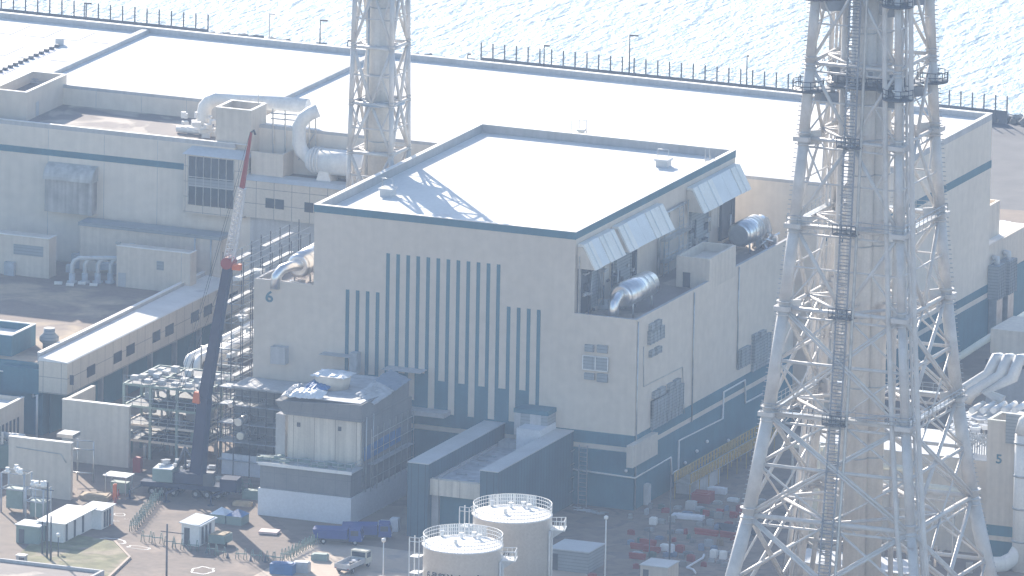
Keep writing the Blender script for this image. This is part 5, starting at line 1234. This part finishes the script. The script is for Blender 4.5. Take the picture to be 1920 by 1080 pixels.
MB().box(-60, yb_ - 9, 0, X1_, yb_, 1.1).build('roof', ROOFC, t); k = MB().box(-60, yb_, 0, X1_ + .4, yb_ + .4, 1.5).box(X1_, yb_ - 9, 0, X1_ + .4, yb_, 1.5); k.build('kerb', PARIN, t)
# canopy on posts, tent, generator
p = W(195, 925, z=0); t = thing('open_canopy', 'bright flat canopy on posts beside the tall blank wall', 'canopy', p)
MB().obox(p + Vector((1.7, 1, 2.6)), (3.6, 2.6, .12), 0).build('roof', WHITE, t)
for dx in (.2, 3.2):
    for dy in (0, 2.2): MB().tube(p + Vector((dx, dy, 0)), p + Vector((dx, dy, 2.55)), .07, n=5).build('post', STEELG, t)
MB().obox(p + Vector((1.8, 1.4, .8)), (2.4, 1.2, 1.5), 0).build('cabinet', GREENG, t)
p = W(430, 980, z=0); t = thing('site_tent', 'small blue and white peaked tent behind the small hut', 'tent', p)
k = MB(); c = p
for dx, mm_ in ((-1.3, TARP), (1.1, TARPB)):
    q = c + Vector((dx, .3, 0)); v = [q + Vector((a, b_, 1.2)) for a, b_ in ((-1.2, -1.4), (1.2, -1.4), (1.2, 1.4), (-1.2, 1.4))]
    MB().add(v + [q + Vector((0, 0, 2.0))], [(0, 1, 4), (1, 2, 4), (2, 3, 4), (3, 0, 4), (3, 2, 1, 0)]).build('canopy', mm_, t)
    MB().box(q.x - 1.1, q.y - 1.3, 0, q.x + 1.1, q.y + 1.3, 1.19).build('side_sheet', GREENG, t)
p = W(392, 1022, z=0); t = thing('generator_trailer', 'grey green generator trailer parked against the small hut', 'trailer', p)
MB().obox(p + Vector((1.3, .8, 1.0)), (2.4, 2.6, 1.1), 0).build('body', GREENG, t); MB().obox(p + Vector((1.3, .8, 1.62)), (2.0, 2.2, .12), 0).build('lid', TIMBER, t)
for dx in (.2, 2.4): MB().tube(p + Vector((dx - .1, 0, .35)), p + Vector((dx + .1, 0, .35)), .35, n=12).build('wheel', RUBBER, t)
p = W(505, 1000, z=0); tag(MB().obox(p + Vector((0, 0, .25)), (2.6, 1.9, .3), .15).build('sheet_stack', mat('pale_pink_board', (.72, .55, .50), .7)), 'pale pink stack of boards lying on the yard', 'boards')
for x, y, mm, lb_, s_ in ((258, 885, RED, 'red portable toilet near the tall blank wall', (1.1, 1.1, 2.0)), (180, 935, TIMBER, 'timber pallet stack behind the white huts', (4, 2.4, .6)), (215, 938, ORANGE, 'orange sign board stand by the canopy', (.5, .3, 2.2)),
                        (203, 985, ORANGE, 'orange drum beside the shorter white hut', (.6, .6, 1.5)), (485, 935, GREENG, 'long dark equipment skid beside the pale hoarding', (4.2, 1.6, 1.1)), (455, 948, TIMBER, 'timber bundle near the crane outriggers', (2.6, 1.0, .5)),
                        (600, 1050, GREENG, 'blue grey pump unit on the bright slab', (2.2, 1.2, .8)), (530, 1075, TARPB, 'dark blue skid at the bottom edge of the yard', (3.2, 1.6, 1.4)), (565, 1072, ROOFM, 'grey compressor at the bottom edge of the yard', (2.2, 1.5, 1.3)),
                        (330, 905, TIMBER, 'pile of timber mats on the ground left of the crane', (3.5, 1.8, .5)), (420, 900, CREAM, 'cream flat panel on the ground right of the crane', (2.8, 1.2, .3)), (722, 985, SHEET, 'pale bundle lying by the shrouded enclosure wall', (1.8, .7, .6)), (740, 995, SHEET, 'pale stack of gas bottles in the shade by the dark bay', (1.2, 1.2, 1.7))):
    p = W(x, y, z=0); k = MB().obox(p + Vector((0, 0, s_[2] / 2)), s_, .12)
    k.obox(p + Vector((.1, 0, s_[2] + .06)), (s_[0] * .8, s_[1] * .8, .12), .2); k.obox(p + Vector((-s_[0] * .3, -s_[1] * .52, s_[2] * .4)), (s_[0] * .2, .1, s_[2] * .5), .12)
    tag(k.build('_'.join(lb_.split()[1:3]) if False else 'site_equipment', mm), lb_, 'equipment')
# poles
def pole(px_, pb, h, label, arms=True, mm=STEELD, r=.16, top=None, z0=0):
    p = W(px_, pb, z=0); t = thing('utility_pole', label, 'pole', p, 'poles round the yard')
    MB().tube(p, p + Vector((0, 0, h)), r, r * .7, n=8).build('pole', mm, t)
    if arms: MB().tube(p + Vector((-.9, 0, h - 1.1)), p + Vector((.9 if arms != 2 else 2.4, 0, h - 1.1)), .06, n=5).build('cross_arm', mm, t)
    if top: MB().lathe(p + Vector((0, 0, h)), [(.15, 0), (.3, .15), (.3, .45), (.1, .55)], 10).build('lamp_head', WHITE, t)
    return t
pole(312, 1100, 8.6, 'dark pole with a cross arm in front of the small white hut', 2)
pole(88, 1048, 10.6, 'tallest dark pole of the three by the long white hut', True); pole(79, 1040, 4.6, 'shortest dark pole of the three by the long white hut', False); pole(95, 1052, 6.2, 'middle dark pole of the three by the long white hut', False)
pole(66, 1000, 6.6, 'thin grey pole with a lamp behind the long white hut', False, STEELG, .08, 1); pole(109, 1045, 2.8, 'short lamp on the grass island', False, STEELD, .1, 1)
pole(1134, 1100, 9.2, 'slim pale pole right of the ribbed container', False, WHITE, .13, 1); pole(718, 1100, 6.1, 'slim pale pole left of the tanks', False, WHITE, .11, 1)
pole(1255, 1060, 12.4, 'tall dark pole in the shaded works yard', False, STEELD, .14); pole(1217, 1062, 4.8, 'short dark pole in the shaded works yard', False, STEELD, .1)
# barriers
bt = thing('site_barrier', 'barrier', 'barrier', (0, 0, 0), 'A frame barriers across the yard')
k = MB()
for dx in (-.55, .55): k.path([(dx - .24, 0, 0), (dx - .05, 0, 1.5), (dx + .05, 0, 1.5), (dx + .24, 0, 0)], .055, 5)
k.build('frame', GREENG, bt, split=False); MB().box(-.8, -.03, .75, .8, .03, .88).build('rail', GREENG, bt)
ORD = 'first second third fourth fifth sixth seventh eighth ninth tenth eleventh twelfth thirteenth fourteenth fifteenth sixteenth seventeenth eighteenth nineteenth twentieth'.split()
rows = [[(297 - i * 3.9, 936 + i * 4.9) for i in range(13)], [(275, 1016), (295, 1019), (318, 1026), (334, 1030), (362, 1033), (398, 1040), (414, 1045), (452, 1049), (481, 1052), (508, 1054), (520, 1056), (536, 1050)],
        [(541 + i * 6.2, 1047 - i * 3.2) for i in range(10)], [(412 + (i % 4) * 17 + random.uniform(-3, 3), 918 + (i // 4) * 9) for i in range(8)]]
rl_ = ['barrier from the crane end of the dense slanting row', 'barrier from the left in the long sparse front row', 'barrier from the bottom of the short row by the bright slab', 'barrier in the cluster right of the crane']
n_b = 0
for row, lab_, rz_ in zip(rows, rl_, (1.25, .1, 1.2, .3)):
    for i, (x, y) in enumerate(row):
        p = W(x, y, z=0); c_ = place(bt, (p.x, p.y, 0), rz_ + random.uniform(-.15, .15), 'grey green ' + ORD[i] + ' ' + lab_, first=(n_b == 0)); n_b += 1
for i, (x, y) in enumerate(((388, 1036), (427, 1046), (470, 1052), (497, 1054))):
    p = W(x, y, z=0); tag(MB().lathe(Vector((0, 0, 0)) + p, [(.28, 0), (.28, .06), (.18, .1), (.05, .75)], 10).build('traffic_cone', STEELD), ('leftmost', 'second', 'third', 'rightmost')[i] + ' dark cone among the front row barriers', 'cone', 'dark cones between barriers')
for i, (x, y) in enumerate(((218, 935), (222, 930), (216, 945), (206, 962), (205, 975), (208, 980))):
    p = W(x, y, z=0); tag(MB().lathe(p, [(.35, 0), (.35, .06), (.2, .1), (.06, 1.0)], 10).build('traffic_cone', RED), ORD[i] + ' red cone from the back in the line beside the white huts', 'cone', 'red cones beside the white huts')
# uneven white rims round the puddle patches
WHITERIM = mat('white_rim', (.78, .77, .74), .8)
for j, (cx, cy, w_, d_) in enumerate(((205, 1015, 4.2, 3.2), (262, 1027, 3.8, 1.5), (380, 1070, 3.6, 4.2), (224, 965, 1.7, 1.5), (218, 977, .9, .7), (237, 973, .5, .5))):
    p = W(cx, cy, z=0); o_ = []; i_ = []
    for q in range(18):
        a = 2 * math.pi * q / 18; f = 1 + random.uniform(-.22, .22); o_.append((p.x + w_ / 2 * f * math.cos(a), p.y + d_ / 2 * f * math.sin(a))); f -= .16; i_.append((p.x + w_ / 2 * f * math.cos(a), p.y + d_ / 2 * f * math.sin(a)))
    struct('white_ring', MB().add([(x, y, .022) for x, y in o_], [tuple(range(18))]), WHITERIM)
    struct('puddle_patch', MB().add([(x, y, .026) for x, y in i_], [tuple(range(18))]), ASPH)

# trucks
def truck(name, label, loc, rz, cabm, bedm, L_=6.0, w=2.2, bedh=.5, group=None, high=False):
    t = thing(name, label, 'truck', (0, 0, 0), group); hw = w / 2; y0, y1 = -L_ / 2, L_ / 2; cy = y1 - 1.75
    MB().extr([(-hw, cy, .55), (-hw, y1, .55), (-hw, y1, 1.25), (-hw, y1 - .3, 2.25), (-hw, cy, 2.3)], (w, 0, 0)).build('cab', cabm, t)
    MB().extr([(-hw + .12, y1 + .01, 1.3), (-hw + .12, y1 - .28, 2.15), (-hw + .12, y1 - .34, 2.15), (-hw + .12, y1 - .08, 1.3)], (w - .24, 0, 0)).build('windscreen', GLASS, t)
    for s in (-1, 1): MB().box(s * (hw + .005), cy + .25, 1.35, s * (hw + .02), y1 - .45, 2.05).build('side_window', GLASS, t)
    MB().box(-hw + .15, cy - .02, 1.45, hw - .15, cy - .001, 2.1).build('rear_window', GLASS, t)
    MB().box(-hw + .25, y0 + .1, .55, hw - .25, cy - .03, .8).build('chassis', STEELD, t)
    b = MB().box(-hw, y0, .81, hw, cy - .15, .93)
    for q in ((-hw, y0, -hw + .07, cy - .15), (hw - .07, y0, hw, cy - .15), (-hw + .07, y0, hw - .07, y0 + .07), (-hw + .07, cy - .22, hw - .07, cy - .15)): b.box(q[0], q[1], .93, q[2], q[3], .93 + bedh)
    b.build('bed', bedm, t)
    for y in (y0 + 1.2, y1 - .9):
        for s in (-1, 1):
            wh = MB().tube((s * (hw - .28), y, .42), (s * (hw - .02), y, .42), .42, n=16).build('wheel', RUBBER, t); MB().tube((s * (hw - .03), y, .42), (s * hw, y, .42), .2, n=10).build('rim', STEELG, wh)
    for s in (-1, 1): MB().box(s * (hw - .45), y1 + .001, .75, s * (hw - .1), y1 + .04, .95).build('headlight', WHITE, t); MB().box(s * (hw - .35), y0 - .03, .82, s * (hw - .1), y0 - .001, .92).build('tail_light', RED, t)
    for i in range(5): MB().obox((random.uniform(-hw + .4, hw - .4), random.uniform(y0 + .6, cy - .8), .94 + .2), (random.uniform(.3, .7), random.uniform(.3, .7), .4), random.random()).build('cargo_box', random.choice((GREENG, SHEET, STEELD)), t) if not high else None
    if high: MB().hexa([(-hw, y0, .95), (hw, y0, .95), (hw, cy - .2, .95), (-hw, cy - .2, .95)], [(-hw - .05, y0 - .3, 2.0), (hw + .05, y0 - .3, 2.0), (hw + .05, cy - .2, 2.1), (-hw - .05, cy - .2, 2.1)]).build('tipper_body', bedm, t)
    t.location = loc; t.rotation_euler = (0, 0, rz); return t
p = W(662, 1068, z=0); truck('flatbed_truck', 'cream flatbed truck parked on the bright slab', p, R_(-4), CREAM, PARIN, 6.6, 2.3)
p = W(636, 1018, z=0); truck('tipper_truck', 'blue tipper truck in the shade, left one of the pair', p, R_(-75), BLUE, BLUE, 6.4, 2.4, .5, 'blue tipper trucks', True)
p = W(690, 1010, z=0); truck('tipper_truck', 'blue tipper truck in the shade, right one of the pair', p, R_(-70), BLUE, BLUE, 6.4, 2.4, .5, 'blue tipper trucks', True)

# ================================================================ WORKS YARD (right, in shade)
ws = thing('yellow_walkway', 'yellow railed temporary walkway along the teal wall of the big block', 'walkway', (62, 20, 0))
a = W(1275, 905, z=2.4); c = W(1445, 815, z=2.4); xw = (a.x + c.x) / 2; y0, y1 = a.y, c.y
MB().box(xw - 1.2, y0, 2.3, xw + 1.2, y1, 2.4).build('deck', STEELG, ws)
k = MB()
for x in (xw - 1.2, xw + 1.2):
    k.rail([(x, y0, 2.4), (x, y1, 2.4)], 1.3, 1.0, .07)
    y = y0
    while y < y1: k.box(x - .05, y, 2.45, x + .05, y + .55, 3.6); y += 1.1
k.build('railing', YELLOW, ws)
y = y0
while y < y1: k = MB().tube((xw - 1.1, y, 0), (xw - 1.1, y, 2.3), .08, n=5); k.tube((xw + 1.1, y, 0), (xw + 1.1, y, 2.3), .08, n=5); k.build('leg', YELLOW, ws); y += 3.5
p = W(1268, 925, z=0); t = thing('covered_shelter', 'shelter with a bright blue sheet roof against the yellow walkway', 'shelter', p)
MB().box(p.x, p.y, 0, p.x + 3, p.y + 8.5, 2.0).build('wall', PARIN, t); crumple(p.x - .2, p.y - .3, p.x + 2.6, p.y + 9.5, 2.45, .06, TARPB, 'roof_sheet', t, (-.6, 0), 8, 12)
for x, y, s_, mm, lb_ in ((1210, 945, (1.2, 1.2, 2.8), ROOFG, 'pale upright cabinet at the corner of the big block'), (1110, 1090, (1, 1, 1), RED, 'red drum low in the shaded yard'), (1168, 938, (.9, .2, .9), WHITE, 'small white and red sign on the teal wall'),
                         (1225, 983, (1.0, .8, .9), WHITE, 'small white tank by the corner of the shaded yard'), (1318, 940, (2.6, 2.6, 1.3), RED, 'red machine behind the covered shelter'), (1345, 925, (2.6, 1.0, .8), SHEET, 'pale tilted tube next to the red machine'),
                         (1290, 972, (4.4, 1.4, .5), SHEET, 'pale flat stack near the middle of the shaded yard'), (1375, 940, (1.6, .8, .4), AWN, 'pale bench like frame near the tower foot'), (1338, 1045, (.9, .8, 1.0), WHITE, 'left one of two white bins in the shaded yard'),
                         (1356, 1048, (.9, .8, 1.0), WHITE, 'right one of two white bins in the shaded yard'), (1246, 1032, (1.1, .7, .8), WHITE, 'white box beside the red barricades'), (1258, 1042, (.8, .8, 1.5), SHEET, 'upright pale cabinet beside the red barricades'),
                         (1275, 1035, (1.1, .8, .9), RED, 'red box right of the pale upright cabinet'), (1296, 955, (1.4, 1, 1.1), PARIN, 'grey crate below the covered shelter'), (1420, 905, (.8, 1.2, 1.2), GREENG, 'green grey unit under the far end of the yellow walkway')):
    p = W(x, y, z=0); k = MB().obox(p + Vector((0, 0, s_[2] / 2)), s_, .1); k.obox(p + Vector((0, 0, s_[2] + .05)), (s_[0] * .7, s_[1] * .7, .1), .1); k.obox(p + Vector((s_[0] * .2, -s_[1] * .52, s_[2] * .5)), (s_[0] * .25, .08, s_[2] * .5), .1)
    tag(k.build('yard_unit', mm), lb_, 'equipment')
for i, (x, y, L_) in enumerate(((1325, 1003, 3.6), (1368, 1008, 2.8), (1200, 1030, 2.8), (1222, 1035, 2.6), (1215, 1022, 2.4), (1350, 965, 1.0), (1324, 967, .9), (1376, 970, 1.2), (1392, 965, 1.2), (1195, 1048, 2.4))):
    p = W(x, y, z=0); t = tag(MB().obox(p + Vector((0, 0, .55)), (L_, .35, .5), -.05).obox(p + Vector((0, 0, .15)), (L_ * .9, .6, .3), -.05).build('barricade', RED), 'low red barricade, ' + ORD[i] + ' of those in the shaded yard, ' + ('right part' if x > 1300 else 'left part'), 'barricade', 'red barricades in the shaded yard')
p0 = W(1320, 1040, z=.3)
tag(MB().path([W(1320, 1040, z=.4), W(1318, 1046, z=.4), W(1288, 1064, z=.4), W(1300, 1068, z=.4), W(1304, 1074, z=.4)], .16, 6).build('zigzag_pipe', SHEET), 'pale zigzag pipe lying on the ground by the tower foot', 'pipe')
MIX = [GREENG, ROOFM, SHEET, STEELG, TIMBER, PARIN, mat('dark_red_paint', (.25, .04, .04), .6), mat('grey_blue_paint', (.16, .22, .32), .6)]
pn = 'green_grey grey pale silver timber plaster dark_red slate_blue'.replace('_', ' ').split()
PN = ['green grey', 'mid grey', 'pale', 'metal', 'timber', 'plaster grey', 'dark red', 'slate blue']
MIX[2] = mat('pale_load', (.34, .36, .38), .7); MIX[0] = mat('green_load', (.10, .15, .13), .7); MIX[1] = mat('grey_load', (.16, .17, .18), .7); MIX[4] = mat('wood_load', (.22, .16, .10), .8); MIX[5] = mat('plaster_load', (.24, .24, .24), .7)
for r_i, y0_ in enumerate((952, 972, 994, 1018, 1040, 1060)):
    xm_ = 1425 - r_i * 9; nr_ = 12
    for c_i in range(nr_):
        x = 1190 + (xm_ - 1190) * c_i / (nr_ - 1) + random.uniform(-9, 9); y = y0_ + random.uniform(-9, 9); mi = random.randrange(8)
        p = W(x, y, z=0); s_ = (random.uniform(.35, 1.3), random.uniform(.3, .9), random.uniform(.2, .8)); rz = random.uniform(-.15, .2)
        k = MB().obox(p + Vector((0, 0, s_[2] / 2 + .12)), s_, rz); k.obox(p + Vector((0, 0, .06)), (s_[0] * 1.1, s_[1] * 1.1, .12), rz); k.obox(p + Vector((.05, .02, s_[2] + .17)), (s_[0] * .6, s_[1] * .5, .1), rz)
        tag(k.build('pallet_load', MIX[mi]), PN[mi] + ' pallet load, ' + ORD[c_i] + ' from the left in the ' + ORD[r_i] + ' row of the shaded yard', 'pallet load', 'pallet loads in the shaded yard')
t = thing('pipe_coil_rack', 'row of dark pipe lengths stacked at the middle of the shaded yard', 'pipes', W(1370, 985, z=0))
for i in range(7): p = W(1345 + i * 1.5, 982 + i * 2.2, z=.3); MB().tube(p, p + Vector((5.2, .2, 0)), .18, n=8).build('pipe', STEELD, t)
k = MB(); p = W(1085, 955, z=0)
for i in range(30): q = W(1080 + i * 1.9, 953 + i * .35 + random.uniform(-2.5, 2.5), z=.3); k.obox(q, (.9, .1, .08), random.uniform(-.7, .7), random.random())
o = k.build('scaffold_poles_heap', STEELG); tag(o, 'loose heap of scaffold poles at the foot of the teal wall', 'poles'); o['kind'] = 'stuff'
# base wall fittings on the teal side
k = MB()
for x, y in ((1325, 830), (1306, 848), (1173, 885), (1284, 870), (1365, 828), (1381, 826)):
    p = W(x, y, X=XW + .25) if x > 1190 else W(x, y, Y=-.3); MB().lathe((p.x + .1, p.y - .1, p.z), [(.1, 0), (.24, .1), (.24, .3), (.1, .42)], 10).build('wall_lamp', WHITE, rb)
a = W(1200, 822, X=XW + 2); c = W(1246, 845, X=XW + 2); MB().box(XW + .07, a.y, c.z - .6, XW + 1.0, c.y, a.z - 1.2).build('wall_box', WALL2, rb)
a = W(1055, 885, Y=-1.4); k = MB()
for i in range(5): k.box(47.9 + .0, -1.6, 0 + i * 1.9, 48.0, -.3, .1 + i * 1.9)
for x in (49.0, 50.2): k.tube((x, -1.2, 0), (x, -1.2, 8.6), .09, n=5)
for i in range(14): k.tube((49.0, -1.2, .4 + i * .6), (50.2, -1.2, .4 + i * .6), .05, n=4)
k.build('wall_ladder', STEELG, rb)

# ================================================================ air
hm = bpy.data.materials.new('haze_air'); hm.use_nodes = True; n = hm.node_tree; n.nodes.clear()
out = n.nodes.new('ShaderNodeOutputMaterial'); pv = n.nodes.new('ShaderNodeVolumePrincipled')
pv.inputs['Color'].default_value = (.50, .68, 1.0, 1); pv.inputs['Density'].default_value = .000076; pv.inputs['Anisotropy'].default_value = .35
n.links.new(pv.outputs[0], out.inputs['Volume'])
hz = MB().box(-3300, -2700, -6, 3300, 4300, 480).build('haze', hm); hz['kind'] = 'stuff'
